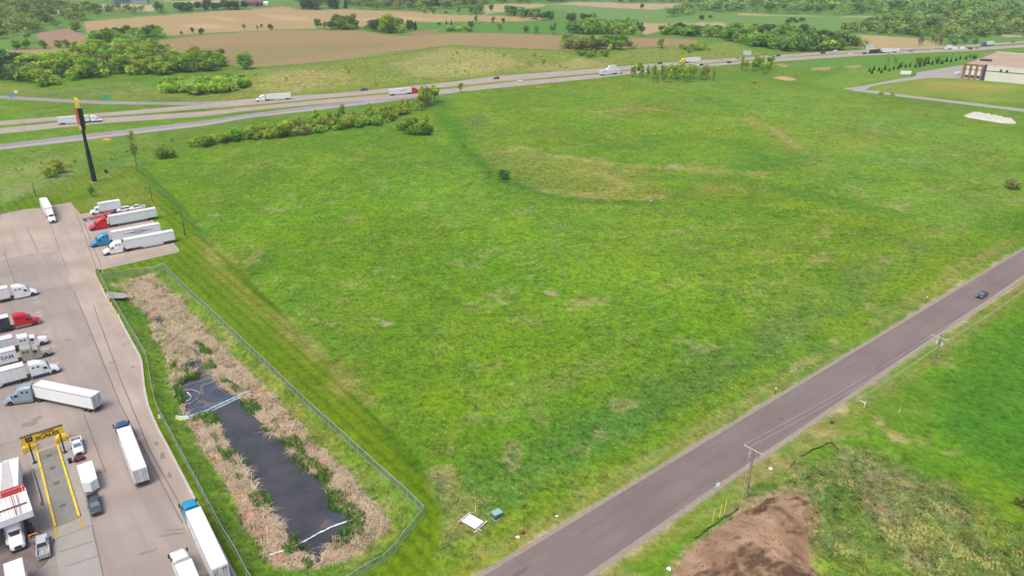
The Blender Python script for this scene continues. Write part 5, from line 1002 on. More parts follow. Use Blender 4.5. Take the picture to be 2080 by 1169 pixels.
lamp_post('tall grey highway lamp post on the verge at the far left', (54.5,285), 238, m=RAIL, yaw=R(60), arms=2)
# tall sign pole
b = P(192.3, 369.5); H1 = height_at(b, 228); t = thing('tower_sign', 'very tall black pole sign with stacked panels and a yellow arch on top', 'sign', b, R(43))
H_ = lambda row: height_at(b, row)
MB().bar((0, 0, 0), (0, 0, .3), 1.6, 1.6, 20).build('footing', M_CONC, t)
MB().bar((0, 0, .3), (0, 0, H_(306)), 1.05, .85, 16).bar((0, 0, H_(306)), (0, 0, H_(240)), .72, .62, 16).bar((0, 0, H_(240)), (0, 0, H_(214)), .3, .3, 12).build('pole', mat('pole_black', (.012, .014, .02, 1), .4), t)
def cabinet(z0, z1, w, d, face, name):
    o = MB().box(-d, d, -w, w, z0, z1).build(name, BLACK, t); MB().box(-d - .03, -d - .005, -w + .1, w - .1, z0 + .1, z1 - .1).box(d + .005, d + .03, -w + .1, w - .1, z0 + .1, z1 - .1).build('sign_face', face, o); return o
za, zb = H_(252), H_(218.5); 
FACE1 = paintm('face_red', (.45, .05, .05, 1)); FACE2 = paintm('face_pale_red', (.6, .35, .33, 1))
c1_ = cabinet(za, zb, 2.3, .95, FACE1, 'upper_cabinet'); MB().box(-.93, .93, -2.25, 2.25, zb, zb + .06).build('cabinet_top', CHROME, c1_)
cabinet(H_(263), H_(253), 1.9, .8, FACE2, 'lower_cabinet')
zt = H_(199) ; zc = zb + .3
arch = MB()
for s in (-1, 1):
    secs = []
    for k in range(13):
        a = k / 12; yy = s * (1.75 - 1.55 * (1 - math.cos(a * math.pi)) / 2 * 1.0); zz = zc + (zt - zc) * math.sin(min(1, a * 1.15) * math.pi / 2)
        yy = s * (1.9 * (1 - a) ** .8 * 1.0 + .1); wd = .34
        yy2 = s * .95 + s * .85 * math.cos(a * math.pi); zz2 = zc + (zt - zc) * math.sin(a * math.pi)
        secs.append([(-.3, yy2 - wd / 2, zz2), (.3, yy2 - wd / 2, zz2), (.3, yy2 + wd / 2, zz2 + .05), (-.3, yy2 + wd / 2, zz2 + .05)])
    arch.loft(secs)
arch.build('yellow_arch', paintm('arch_yellow', (.8, .62, .02, 1)), t)
x = P(217, 351); o = thing('utility_cabinet', 'small black cabinet with white side standing right of the tall sign pole', 'cabinet', x, .2); MB().box(-.8, .8, -.5, .5, 0, 1.5).build('box', BLACK, o); MB().box(.81, .9, -.5, .5, .2, 1.6).build('panel', WHITE, o)
# ------------------------------------------------------------------ power line and roadside things
WOOD = noisy('pole_wood', A(176,160,146), A(150,134,120), 2, .9); PALEW = noisy('pale_crossarm', A(240,238,232), A(210,206,200), 2, .8)
INS = mat('insulator', (.5, .6, .62, 1), .3)
def power_pole(label, base, top_y, arm_y, yaw, transf):
    b = P(*base); h = height_at(b, top_y); ha = height_at(b, arm_y); t = thing('power_pole', label, 'power pole', b, yaw)
    MB().bar((0, 0, 0), (0, 0, h), .19, .13, 10).build('pole', WOOD, t); W_ = 1.9; att = []
    c = MB().box(-W_, W_, -.22, -.10, ha - .08, ha + .08).build('crossarm', PALEW, t)
    for q in (-W_ + .15, -.7, W_ - .15):
        MB().bar((q, -.16, ha + .08), (q, -.16, ha + .34), .07, .05, 8).build('insulator', INS, c); att.append((q, -.16, ha + .34))
    MB().box(-1.2, 1.2, .1, .2, ha - 1.3, ha - 1.16).build('crossarm', WOOD, t)
    MB().bar((-1.3, 0, ha), (-.1, 0, ha - .9), .035).bar((1.3, 0, ha), (.1, 0, ha - .9), .035).build('brace', RAIL, t)
    for s in transf: MB().bar((s * .62, 0, ha - 1.9), (s * .62, 0, ha - 1.1), .22, n=12).build('transformer', INS if transf == (-1, 1) else RAIL, t)
    MB().bar((.2, -.16, 2.2), (.2, -.16, 3.2), .05).build('conduit', CHAS, t); att.append((0, 0, ha - 2.6))
    M = Matrix.Translation(b) @ Matrix.Rotation(yaw, 4, 'Z'); return [M @ Vector(a) for a in att]
perp = math.atan2(eR[-1][1] - eR[0][1], eR[-1][0] - eR[0][0]) - math.pi / 2
A1 = power_pole('nearest wooden power pole with a pale crossarm beside the dirt pile', (1516.5,1009), 903, 912, perp, (-1,))
A2 = power_pole('wooden power pole with twin transformers beside the crop field', (1896.5,741.7), 678, 685, perp, (-1, 1))
ddx = Vector((A2[3].x - A1[3].x, A2[3].y - A1[3].y, 0)); b3 = P(1896.5, 741.7) + ddx; 
A3 = [a + ddx for a in A2]
po = thing('power_pole', 'wooden power pole farther up the near road beyond the twin transformer pole', 'power pole', (b3.x, b3.y, 0), perp); MB().bar((0, 0, 0), (0, 0, 9), .19, .13, 8).build('pole', WOOD, po); MB().box(-1.9, 1.9, -.22, -.1, 7.9, 8.05).build('crossarm', PALEW, po)
for k, (a, c) in enumerate([(A1, A2), (A2, A3)]):
    for i in range(4):
        n = 14; pts = [a[i].lerp(c[i], j / n) - Vector((0, 0, 1.0 * 4 * (j / n) * (1 - j / n))) for j in range(n + 1)]
        tag(MB().tube(pts, .025, 4).build('power_line', PALEW), 'thin sagging power line wire beside the near road', 'wire', 'power lines along the near road')
b = P(1516.5, 1009); gw = MB().tube([A1[1], b + Vector((-3.2, -6.5, 0))], .022, 4).build('guy_wire', RAIL); tag(gw, 'slanting guy wire of the nearest power pole above the yellow guards', 'wire')
for i, (p0, p1, lb) in enumerate((((1447,1058),(1466,1034),'lowest of the three slanted yellow guy guards'), ((1461,1050),(1474,1027),'middle of the three slanted yellow guy guards'), ((1471,1040),(1483,1018),'uppermost of the three slanted yellow guy guards'))):
    a = P(*p0); c = a + Vector((.6, 1.2, 0)); h = 2.0; o = MB().bar(a, (c.x, c.y, h), .036, n=6).build('guy_guard', YF); tag(o, lb, 'guard')
def sign_on_post(label, base, top_y, w, h, face, yaw, post=None, back=None):
    b = P(*base); H0 = max(1.2, height_at(b, top_y)); t = thing('road_sign', label, 'sign', b, yaw)
    MB().box(-.04, .04, -.04, .04, 0, H0).build('post', post or RAIL, t); MB().box(-w / 2, w / 2, -.07, -.045, H0 - h, H0).build('panel', face, t); return t
SW = mat('sign_white', (.75, .76, .76, 1), .4); SG = mat('sign_green', (.02, .3, .2, 1), .5); SB = mat('sign_blue', (.05, .25, .6, 1), .5)
sign_on_post('white road sign on a post between the near road and the yellow guards', (1454.5,1007), 979, .75, .9, SW, R(20))
sign_on_post('small marker post with a white plate beside the near road', (1573.7,802), 786, .35, .45, SW, 0, CHAS)
sign_on_post('small black marker post with a white plate farther up the near road', (1879.9,616), 601, .35, .45, SW, 0, CHAS)
sign_on_post('blue square sign on the exit ramp at the far left', (24,200), 190, 2.6, 2.4, SB, R(8))
sign_on_post('round topped white sign above the exit ramp at the far left', (34,193), 184, 2.2, 1.6, SW, R(8))
for u, lb in ((218, 'green highway sign on two posts above the exit ramp'),): 
    s_ = sign_on_post(lb, (u,206.5), 193, 5.0, 2.8, SG, R(8)); MB().box(1.5, 1.6, -.04, .04, 0, 4).build('post', RAIL, s_)
s_ = sign_on_post('pale back of a large highway sign beside the round thicket', (1517,118), 103, 7, 4, mat('sign_back', (.36, .44, .42, 1), .5), R(-25)); MB().box(2.3, 2.5, -.04, .04, 0, 6).build('post', RAIL, s_)
s_ = sign_on_post('pale back of a highway sign in front of the far wood', (1766,100), 91, 7.5, 4.5, MATS['sign_back'], R(-30))
sg2 = P(1839, 152); o = thing('monument_sign', 'low white monument sign at the warehouse drive', 'sign', sg2, R(-8)); MB().box(-4, 4, -.5, .5, 0, 3.0).build('panel', SW, o); MB().box(-4.3, 4.3, -.8, .8, 0, .5).build('plinth', M_CONC, o)
def cone(label, at):
    b = P(*at); o = thing('traffic_cone', label, 'traffic barrel', b); MB().bar((0, 0, 0), (0, 0, 1.3), .45, .3, 10).build('barrel', mat('safety_orange', (.8, .16, .02, 1), .5), o); MB().bar((0, 0, .6), (0, 0, .8), .41, .37, 10).build('white_band', SW, o)
cone('orange barrel on the median between the white semi and the dark pickup', (690,193)); 
for i, (p_, lb) in enumerate((((191,209), 'leftmost orange marker on the ramp verge'), ((277,211), 'orange marker below the green highway sign'), ((323,203), 'orange marker standing above the ramp'), ((456,206), 'orange marker where the ramp joins the highway'))): cone(lb, p_)
o = P(217.5, 284); q = thing('tarp', 'orange tarp lying on the grass beside the entrance ramp', 'tarp', o, .1); MB().loft([[(-2, -.8, 0), (-2, .8, 0), (-1.7, 0, .3)], [(0, -1.2, 0), (0, 1.2, 0), (0, 0, .8)], [(2.2, -.7, 0), (2.2, .7, 0), (2, 0, .25)]]).build('sheet', mat('safety_orange', (.8, .16, .02, 1)), q)
# litter and fittings around the field corner
b = P(961, 1062); t = thing('fallen_board', 'large white sign board lying on its broken frame in the grass', 'sign', b, R(-38))
MB().box(-1.7, 1.5, -1.15, -.01, .35, .42).box(-1.7, 1.5, .01, 1.15, .36, .43).build('board', SW, t); MB().bar((-2.2, -1.5, .1), (-1.9, 1.4, .55), .07).bar((1.7, -1.7, .1), (1.9, 1.5, .55), .07).bar((-2.4, -.5, .12), (2.3, -.6, .12), .06).build('frame', SW, t); MB().box(-1.9, -1.5, -1.6, -1.25, .05, .2).build('red_panel', REDL, t)
def marker(label, at, top, c1, c2):
    b = P(*at); h = height_at(b, top); o = thing('marker_post', label, 'marker', b); MB().bar((0, 0, 0), (.08, 0, h * .6), .06).build('tube', c1, o); MB().bar((.08, 0, h * .6), (.12, 0, h), .05).build('tip', c2, o)
OG = MATS['safety_orange']
marker('white marker post with a yellow tip beside the fallen board', (965,1042), 1019, SW, YF); marker('white marker with an orange tip in the crop field edge', (1826,838), 824, SW, OG); marker('white marker with an orange tip on the bare patch by the near road', (1616,752), 742, SW, OG); marker('pale blue marker right of the field shrub line by the near road', (1838,605), 598, BBc, SW)
b = P(1009, 1050); t = thing('transformer_box', 'green steel utility box on a pad near the field corner', 'utility box', b, R(35)); MB().box(-.9, .9, -.75, .75, 0, .15).build('pad', M_CONC, t); MB().box(-.8, .8, -.65, .65, .15, 1.15).build('cabinet', mat('utility_green', (.07, .13, .12, 1), .5), t); MB().box(-.85, .85, -.7, .7, 1.15, 1.25).build('lid', mat('utility_lid', (.22, .38, .36, 1), .5), t)
b = P(1062, 1083); t = thing('fire_hydrant', 'rusty red hydrant like valve with a thin black rod by the verge', 'hydrant', b); MB().bar((0, 0, 0), (0, 0, .7), .32, .26, 12).bar((0, 0, .7), (0, 0, .9), .26, .1, 12).build('body', mat('rust_red', (.2, .04, .03, 1), .7), t); MB().bar((.25, 0, 0), (.3, 0, 2.0), .03).build('rod', CHAS, t); MB().bar((-.45, 0, .45), (.45, 0, .45), .12, n=8).build('nozzle', MATS['rust_red'], t)
def lump(name, label, cat, at, r, m, seed=0, flat=.6):
    rr = random.Random(seed); b = P(*at); me = MB(); rings = []
    for k in range(5):
        ph = math.pi / 2 * k / 4; rad = r * math.cos(ph); rings.append([(math.cos(a) * rad * rr.uniform(.7, 1.2) + .001, math.sin(a) * rad * rr.uniform(.7, 1.2), r * flat * math.sin(ph) * rr.uniform(.8, 1.15)) for a in np.linspace(0, 2 * math.pi, 9)[:-1]])
    o = me.loft(rings).build(name, m); o.location = b; return tag(o, label, cat)
lump('litter_bag', 'crumpled white bag beside the rusty red hydrant', 'litter', (1052,1090), .35, SW, 1); lump('litter_bag', 'white bag lying on the verge near the power pole', 'litter', (1565.5,951), .4, SW, 2); lump('litter_bag', 'white bag on the grass left of the dirt pile', 'litter', (1359,1154), .4, SW, 3)
lump('rock', 'small reddish rock in the grass left of the near road', 'rock', (1412,884), .45, MATS['rust_red'], 4); lump('rock', 'dark red rock farther into the rough grass', 'rock', (1329,852), .4, MATS['rust_red'], 5)
lump('rock', 'pale rock at the edge of the near road', 'rock', (1131,1047), .25, SW, 6); lump('tyre_scrap', 'black tyre scrap on the grass above the silt fence', 'scrap', (1690,858), .6, CHAS, 7)
lump('rock', 'pale boulder in the middle of the far field', 'rock', (1322,408), .9, noisy('sandstone', A(206,190,150), A(180,164,130)), 8); lump('gravel_mound', 'small pale mound of dirt left of the warehouse drive', 'mound', (1595,160), 9, noisy('tan_dirt', A(208,182,130), A(190,160,116), .3), 9, .16)
b = P(1755, 826); t = thing('broken_pipe', 'white broken pipe standing in the bare patch by the near road', 'pipe', b); MB().bar((0, 0, 0), (.1, 0, 1.3), .1).build('upright', SW, t); MB().bar((0, 0, 1.1), (-1.0, .5, 1.4), .08).build('arm', SW, t)
# silt fence
SILT = noisy('silt_cloth', (.03, .035, .035, 1), (.07, .07, .065, 1), 2, .9)
def silt(label, px, h=.5):
    pts = [(p.x, p.y) for p in PL(px)]; n = max(4, int(sum(math.dist(a, b) for a, b in zip(pts[:-1], pts[1:])) / .8)); x, y = resample(pts, n); z = T(x, y); rr = random.Random(n)
    t = thing('silt_fence', label, 'fence', (x[0], y[0], float(z[0]))); q = [Vector((a - x[0], b - y[0], c - float(z[0]))) for a, b, c in zip(x, y, z)]
    top = [v + Vector((rr.uniform(-.25, .25), rr.uniform(-.25, .25), h * rr.uniform(.45, 1))) for v in q]
    MB().grid([[tuple(v) for v in q], [tuple(v) for v in top]]).build('cloth', SILT, t, fix=False)
    for v in q[::3]: MB().box(v.x - .03, v.x + .03, v.y - .03, v.y + .03, v.z, v.z + h + .15).build('stake', WOOD, t)
silt('long black silt fence left of the dirt pile', [(1411,1094),(1461.4,1057.6),(1501,1034)]); silt('short black piece of silt fence right of the power pole', [(1603.5,951),(1615,936)]); silt('torn black silt fence at the edge of the crop field', [(1628,927),(1647,915.6),(1668,907),(1686.5,899),(1705,915)])
# dirt pile and rubble
def heap(name, label, cat, px, h, m, seed, res=.6, fr=.25, power=.6, smooth=True):
    poly = [tuple(p[:2]) for p in PL(px)]; xs = [p[0] for p in poly]; ys = [p[1] for p in poly]; cx, cy = sum(xs) / len(xs), sum(ys) / len(ys)
    nx, ny = int((max(xs) - min(xs) + 4) / res), int((max(ys) - min(ys) + 4) / res); X, Y = np.meshgrid(np.linspace(min(xs) - 2, max(xs) + 2, nx), np.linspace(min(ys) - 2, max(ys) + 2, ny))
    d = -sdist(X, Y, poly) + (fbm(X / 1.5, Y / 1.5, seed + 3, 2) - .5) * (.7 if smooth else 1.2); Z = h * ss(-.2, fr, d) ** power * (.55 + .9 * (fbm(X / 5, Y / 5, seed, 3) - .1)) + (fbm(X / 1.1, Y / 1.1, seed + 1, 3) - .5) * .5 * min(1, h / 1.5) * ss(0, 1, d) - .3 * ss(.2, -1, d) ; Z = Z + T(X, Y)
    i = np.arange(ny - 1)[:, None] * nx + np.arange(nx - 1)[None, :]; F = np.stack([i, i + 1, i + nx + 1, i + nx], -1).reshape(-1, 4)
    if not smooth: Z = Z + (fbm(X / 1.6, Y / 1.6, seed + 7, 3) - .45) * 1.6 * ss(0, 1.2, d)
    V = np.stack([X - cx, Y - cy, Z], -1).reshape(-1, 3); keep = (d.ravel() > -1.5)[F].all(1); o = link(name, fast_mesh(name, V, F[keep], m, None, smooth)); o.location = (cx, cy, 0); return tag(o, label, cat)
dm = mat('bare_dirt', rough=.95, spec=.1); g = N(dm)
c = g.mix(g.mrange(g.noise(.22, 5, .7, g.scale(g.co, (1, .5, 1), R(40))), .36, .62, 0, 1), A(218,184,150), A(172,138,108))
c = g.mix(g.mrange(g.noise(.16, 3, .7, g.scale(g.co, (1, .6, 1), R(-60))), .52, .62, 0, .9), c, A(96,72,54)); c = g.mix(g.mrange(g.noise(1.6, 5, .75), .4, .75, 0, .4), c, A(168,136,108)); g.L(c, g.b.inputs['Base Color']); g.bump(g.noise(1.4, 6, .75), 1, .35)
DP = heap('dirt_pile', 'large brown bare dirt pile at the lower edge beside the near road', 'dirt pile', [(1290,1240),(1360,1170),(1397,1124),(1433,1092),(1472.6,1064),(1517.7,1030),(1554,1012),(1588,1003),(1619,1001),(1636,1010),(1644,1024),(1628,1040),(1642,1068),(1642,1107),(1645,1135),(1665,1185),(1700,1290),(1500,1330)], 2.0, dm, 5, .4, 6.5, .75)
rm = noisy('broken_concrete', A(250,246,232), A(206,200,186), .9, .9, 5, .2, 4)
heap('rubble_pile', 'long pale pile of broken concrete rubble near the access road', 'rubble pile', [(1957,235),(1972,229.5),(1995,231),(2030,238),(2058,243),(2066,251),(2040,251),(1990,243),(1965,239)], 1.1, rm, 8, .7, 3, .7, False)
# ------------------------------------------------------------------ warehouse
b0, b1 = P(1951.6, 159.6), P(2080, 171.4); yaw = math.atan2(b1.y - b0.y, b1.x - b0.x); t = thing('warehouse', 'long white warehouse with a brown brick corner and flat tan roof', 'warehouse', b0, yaw)
hh = height_at(b0, 130.5); LW, DW = 190.0, 105.0; nb = math.dist(b0[:2], P(1993, 163.2)[:2]); nd = math.dist(b0[:2], P(1998.7, 163.7)[:2])
WW = noisy('precast_white', (.66, .64, .58, 1), (.58, .57, .51, 1), .05, .8); BR = noisy('brick_brown', A(186,142,106), A(170,126,96), .3, .9); DG = mat('dark_glass_panel', (.03, .06, .09, 1), .2)
MB().box(nd, LW, 0, DW, -1, hh).build('wall', WW, t); MB().box(0, nb, 0, DW, -1, hh).build('brick_wall', BR, t)
MB().box(nb, nd, -.3, 1.2, -1, hh + .8).build('dark_tower', DG, t)
MB().box(.45, LW - .5, 1.3, DW - .5, hh + .005, hh + .12).build('roof', noisy('roof_ballast', A(206,182,156), A(196,172,148), .06, .95), t)
MB().box(-.1, nb, -.12, .5, hh - .01, hh + .5).box(-.1, .4, 0, DW, hh, hh + .5).build('parapet', BR, t); MB().box(nd, LW, -.12, .5, hh - .01, hh + .5).box(0, LW, DW - .5, DW, hh, hh + .5).build('parapet', WW, t)
MB().box(-.1, LW, -.16, -.01, hh * .66, hh * .66 + .45).build('dark_band', DG, t)
for k in range(3):
    x = nb * (.16 + .29 * k); MB().box(x, x + nb * .15, -.1, -.005, .2, hh * .92).build('white_bay', WW, t); MB().box(x + .1, x + nb * .15, -.2, -.11, 1.0, 3.2).build('window', DG, t)
for k in range(6):
    for j in (0, 1): x = nd + 9 + k * 26 + j * 4; MB().box(x, x + 1.6, -.1, -.005, hh * .70, hh * .84).build('window', DG, t)
MB().box(4, 12, 30, 34, hh + .12, hh + 1.4).build('rooftop_unit', CHAS, t)
b = P(1946, 150); car('white van parked at the corner of the warehouse', (1946,152), 20, WHITE, 'van')

rr_ = random.Random(12); st_ = MB()
for i in range(150):
    px, py = rr_.uniform(1400, 1640), rr_.uniform(1010, 1165); x, y = G(px, py); h_, loc_, nn_, ix_ = DP.ray_cast(Vector((x, y, 20)) - DP.location, Vector((0, 0, -1)))
    if not h_: continue
    z = loc_.z; q = rr_.uniform(.06, .2); vs = [(x - DP.location.x + q * rr_.uniform(-1.2, 1.2), y - DP.location.y + q * rr_.uniform(-1.2, 1.2), z - .03 + (q if k > 3 else 0) * rr_.uniform(.6, 1.2)) for k in range(8)]
    st_.box(-q, q, -q * .7, q * .7, -q * .3, q * .7, Matrix.Rotation(rr_.uniform(0, 3), 3, 'Z') @ Matrix.Rotation(rr_.uniform(-.4, .4), 3, 'X'), (x - DP.location.x, y - DP.location.y, z))
st_.build('soil_clods', noisy('soil_clod', A(196,164,138), A(130,100,80), 1.5, .95), DP)
# ------------------------------------------------------------------ houses far away
def house(label, at, L, D, h, wallm, roofm, yaw=0, name='house', cat='house', wins=4):
    b = P(*at); t = thing(name, label, cat, b, yaw)
    MB().box(-L / 2, L / 2, -D / 2, D / 2, -.5, h).build('wall', wallm, t)
    rf = MB().loft([[(x, -D / 2 - .5, h), (x, 0, h + D * .32), (x, D / 2 + .5, h)] for x in (-L / 2 - .5, L / 2 + .5)]).build('roof', roofm, t)
    for k in range(wins): x = -L / 2 + L * (k + .5) / wins; w = MB().box(x - .6, x + .6, -D / 2 - .08, -D / 2 - .005, 1.0, 2.3).build('window', SW, t); MB().box(x - .45, x + .45, -D / 2 - .12, -D / 2 - .085, 1.15, 2.15).build('pane', GLASS, w)
    return t
WB = mat('siding_blue', (.06, .12, .2, 1), .8); WM = mat('siding_maroon', (.12, .05, .06, 1), .8); WG_ = mat('siding_grey', (.25, .27, .32, 1), .8); RG = mat('shingle_grey', (.16, .16, .18, 1), .9); WWh = mat('siding_white', (.7, .7, .7, 1), .7)
house('blue barn at the top edge left of the long tree row', (252,7), 26, 12, 5, WB, WB, R(8), 'barn', 'barn', 3); house('pale blue grey house at the top edge right of the blue barn', (285,7), 26, 11, 6, WG_, RG, R(8)); house('white shed among the trees at the top left', (131,28), 14, 8, 3.5, WWh, WWh, R(5), 'shed', 'shed', 2); house('long white shed right of the other white shed among the trees', (152,27), 12, 7, 3, WWh, WWh, R(5), 'shed', 'shed', 2)
house('maroon barn beyond the tilled field, left part', (508,12.5), 22, 12, 5, WM, WM, R(8), 'barn', 'barn', 3); house('low maroon barn joined right of the larger maroon barn', (522,11.5), 18, 10, 4, WM, WM, R(8), 'barn', 'barn', 2); house('small white tank shed right of the maroon barns', (541,10), 7, 6, 3, WWh, WWh, 0, 'shed', 'shed', 1); house('grey house at the very top edge left of the maroon barn', (490,5), 16, 9, 5, WG_, RG, 0)
# ------------------------------------------------------------------ trees
LEAF = mat('foliage', rough=.8, spec=.15); g = N(LEAF)
oi = g.n('ObjectInfo'); at = g.n('Attribute'); at.attribute_name = 'leaf'
hs = g.n('HueSaturation'); g.L(g.mrange(oi.outputs['Random'], 0, 1, .474, .522), hs.inputs['Hue']); g.L(g.mrange(oi.outputs['Random'], 0, 1, 1.35, 2.2), hs.inputs['Value']); g.L(at.outputs['Color'], hs.inputs['Color']); hs.inputs['Saturation'].default_value = .97
g.L(hs.outputs[0], g.b.inputs['Base Color'])
tr = g.n('BsdfTranslucent'); g.L(hs.outputs[0], tr.inputs['Color']); ms = g.n('MixShader'); ms.inputs[0].default_value = .34; g.L(g.b.outputs[0], ms.inputs[1]); g.L(tr.outputs[0], ms.inputs[2]); g.L(ms.outputs[0], g.t.nodes['Material Output'].inputs['Surface'])
BARK = noisy('bark', (.09, .075, .06, 1), (.15, .13, .11, 1), 1.5, .9)
def crown_arrays(kind, seed, h, nleaf, size, c1, c2):
    rg = np.random.default_rng(seed)
    if kind == 'conifer':
        t = rg.uniform(0, 1, nleaf) ** .7; z = h * (.06 + .94 * (1 - t)); rad = h * .24 * t * rg.uniform(.5, 1.05, nleaf) + .05; a = rg.uniform(0, 6.283, nleaf); c = np.stack([np.cos(a) * rad, np.sin(a) * rad, z], -1); out = np.stack([np.cos(a), np.sin(a), np.full(nleaf, -.25)], -1)
        bright = rg.uniform(0, .7, nleaf)
    else:
        spec = dict(round=(14, .46, .5, .48, .22), tall=(12, .24, .56, .40, .14), bush=(11, .60, .42, .40, .28), airy=(18, .15, .52, .46, .08), big=(20, .50, .54, .44, .20))[kind]; nl, ar, zc, az, lr = spec
        L = []; 
        for i in range(nl):
            a = rg.uniform(0, 6.283); r = ar * math.sqrt(rg.uniform(0, 1)) * .68; z = zc + rg.uniform(-.62, .72) * az * math.sqrt(max(0, 1 - (r / ar) ** 2)); L.append((math.cos(a) * r * h, math.sin(a) * r * h, z * h, lr * h * rg.uniform(.65, 1.15)))
        k = rg.integers(0, nl, nleaf); Lc = np.array(L)[k]; v = rg.normal(0, 1, (nleaf, 3)); v[:, 2] = v[:, 2] * .85 + .2; v /= np.linalg.norm(v, axis=1)[:, None]
        rr = Lc[:, 3] * (rg.uniform(.6, 1.12, nleaf) if kind not in ('airy',) else rg.uniform(.3, 1.3, nleaf)); c = Lc[:, :3] + v * rr[:, None] * np.array([1, 1, .82]); c[:, 2] = np.maximum(c[:, 2], h * .05); out = v
        bright = np.clip(.5 + rg.normal(0, .25, nleaf) + (rg.uniform(-.35, .35, nl))[k], 0, 1)
    c[:, :2] *= (1 + .18 * rg.normal(0, 1, (nleaf, 1)) * (rg.uniform(0, 1, (nleaf, 1)) < .25)); nrm = out + rg.normal(0, .45, (nleaf, 3)); nrm /= np.linalg.norm(nrm, axis=1)[:, None]; u = np.cross(nrm, rg.normal(0, 1, (nleaf, 3))); u /= np.linalg.norm(u, axis=1)[:, None]; w = np.cross(nrm, u); s = size * rg.uniform(.6, 1.3, (nleaf, 1))
    V = np.stack([c - u * s, c + w * s * .7, c + u * s, c - w * s * .7], 1).reshape(-1, 3); F = np.arange(nleaf * 4).reshape(-1, 4)
    C_ = np.array(A(*c1))[None] * (1 - bright[:, None]) + np.array(A(*c2))[None] * bright[:, None]; C_[:, 3] = 1; C_ = np.repeat(C_, 4, 0)
    return V, F, C_
PROTO = {}
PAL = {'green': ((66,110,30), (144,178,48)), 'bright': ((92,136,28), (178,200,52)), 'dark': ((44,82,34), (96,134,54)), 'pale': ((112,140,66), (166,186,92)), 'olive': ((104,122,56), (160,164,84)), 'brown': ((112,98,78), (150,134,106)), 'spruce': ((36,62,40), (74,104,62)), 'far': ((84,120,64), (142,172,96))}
def proto(kind, pal, var, h=10.0):
    k = (kind, pal, var)
    if k in PROTO: return PROTO[k]
    n = dict(round=1900, tall=1200, bush=1300, airy=900, big=2900, conifer=700)[kind]; size = dict(round=.42, tall=.38, bush=.50, airy=.22, big=.40, conifer=.38)[kind]
    V, F, C_ = crown_arrays(kind, hash((kind, var)) % 9973 if False else sum(map(ord, kind)) * 7 + var * 131, h, n, size, *PAL[pal])
    me = fast_mesh('crown', V, F, LEAF, {'leaf': C_}); rr = random.Random(var); tb = MB(); th = h * (.5 if kind not in ('bush', 'conifer') else .35); tb.bar((0, 0, -.3), (0, 0, th), h * .022, h * .012, 7)
    for i in range(5 if kind != 'conifer' else 0): a = rr.uniform(0, 6.28); tb.bar((0, 0, th * rr.uniform(.45, .95)), (math.cos(a) * h * .22 * (.5 if kind in ('tall', 'airy') else 1), math.sin(a) * h * .22 * (.5 if kind in ('tall', 'airy') else 1), h * rr.uniform(.55, .8)), h * .010, h * .004, 5)
    PROTO[k] = (me, tb.mesh('trunk', BARK)); return PROTO[k]
TREES = 0
def tree(at, h, kind, pal, label, group=None, name='tree', cat='tree', wide=1.0, world=False):
    global TREES
    b = at if world else P(*at); var = random.randrange(3); cm, tm = proto(kind, pal, var); t = thing(name, label, cat, b, random.uniform(0, 6.28), group); s = h / 10.0; t.scale = (s * wide, s * wide, s)
    link('crown', cm, t); link('trunk', tm, t); TREES += 1; return t
def tree_px(at, top, kind, pal, label, **k):
    b = P(*at); return tree(b, height_at(b, top) * 1.04, kind, pal, label, world=True, **k)
def grove(px, n, hr, kinds, label, group, name='tree', cat='tree', mind=3.2, wide=1.0, seed=0):
    poly = [tuple(p[:2]) for p in PL(px)]; xs = [p[0] for p in poly]; ys = [p[1] for p in poly]; rr = random.Random(seed + n); got = []; tries = 0
    while len(got) < n and tries < n * 120:
        tries += 1; x, y = rr.uniform(min(xs), max(xs)), rr.uniform(min(ys), max(ys))
        if sdist(np.array([x]), np.array([y]), poly)[0] > 0: continue
        if any((x - a) ** 2 + (y - b) ** 2 < mind ** 2 for a, b in got): mind *= .999; continue
        got.append((x, y)); k, p = rr.choice(kinds); tree(Vector((x, y, float(T(x, y)))), rr.uniform(*hr), k, p, label, group, name, cat, wide, True)
# near shrubs and trees (unique)
SH = dict(name='shrub', cat='shrub')
tree_px((187,399), 373, 'tall', 'green', 'small leafy tree on the bank below the tall sign pole')
tree_px((120,352), 322, 'bush', 'bright', 'larger of two yellow green shrubs left of the tall sign pole', **SH); tree_px((104,360), 335, 'bush', 'bright', 'smaller of two yellow green shrubs left of the tall sign pole', **SH)
tree_px((335,321), 291, 'bush', 'green', 'round green shrub at the left end of the hedge', **SH); tree_px((352,320), 303, 'bush', 'green', 'low shrub right of the round shrub at the hedge end', **SH)
tree_px((278,337), 256, 'airy', 'pale', 'thin nearly bare tree standing at the field fence corner', wide=.55)
tree_px((1025,364), 342, 'bush', 'dark', 'dark lone shrub in the middle of the big field', **SH); tree_px((994,359), 344, 'tall', 'green', 'thin small shrub left of the dark lone field shrub', **SH)
tree_px((2054,384), 356, 'bush', 'olive', 'pale olive shrub near the right edge of the big field', **SH); tree_px((966,836), 812, 'airy', 'pale', 'pale yellow green bush low in the near field', **SH)
tree_px((2079,1030), 1003, 'bush', 'olive', 'olive bush cut by the right edge of the picture', **SH)
tree_px((936,188), 167, 'tall', 'olive', 'small slim tree beside the highway above the field corner')
tree_px((497,141), 104, 'round', 'green', 'round lone tree at the edge of the ploughed field'); tree_px((303,116), 79, 'big', 'green', 'tall round tree rising at the top of the grove')
tree_px((157,65), 42, 'round', 'green', 'round tree on the grass strip between two ploughed fields'); tree_px((57,88), 55, 'tall', 'pale', 'tall pale tree above the round bushes at the left')
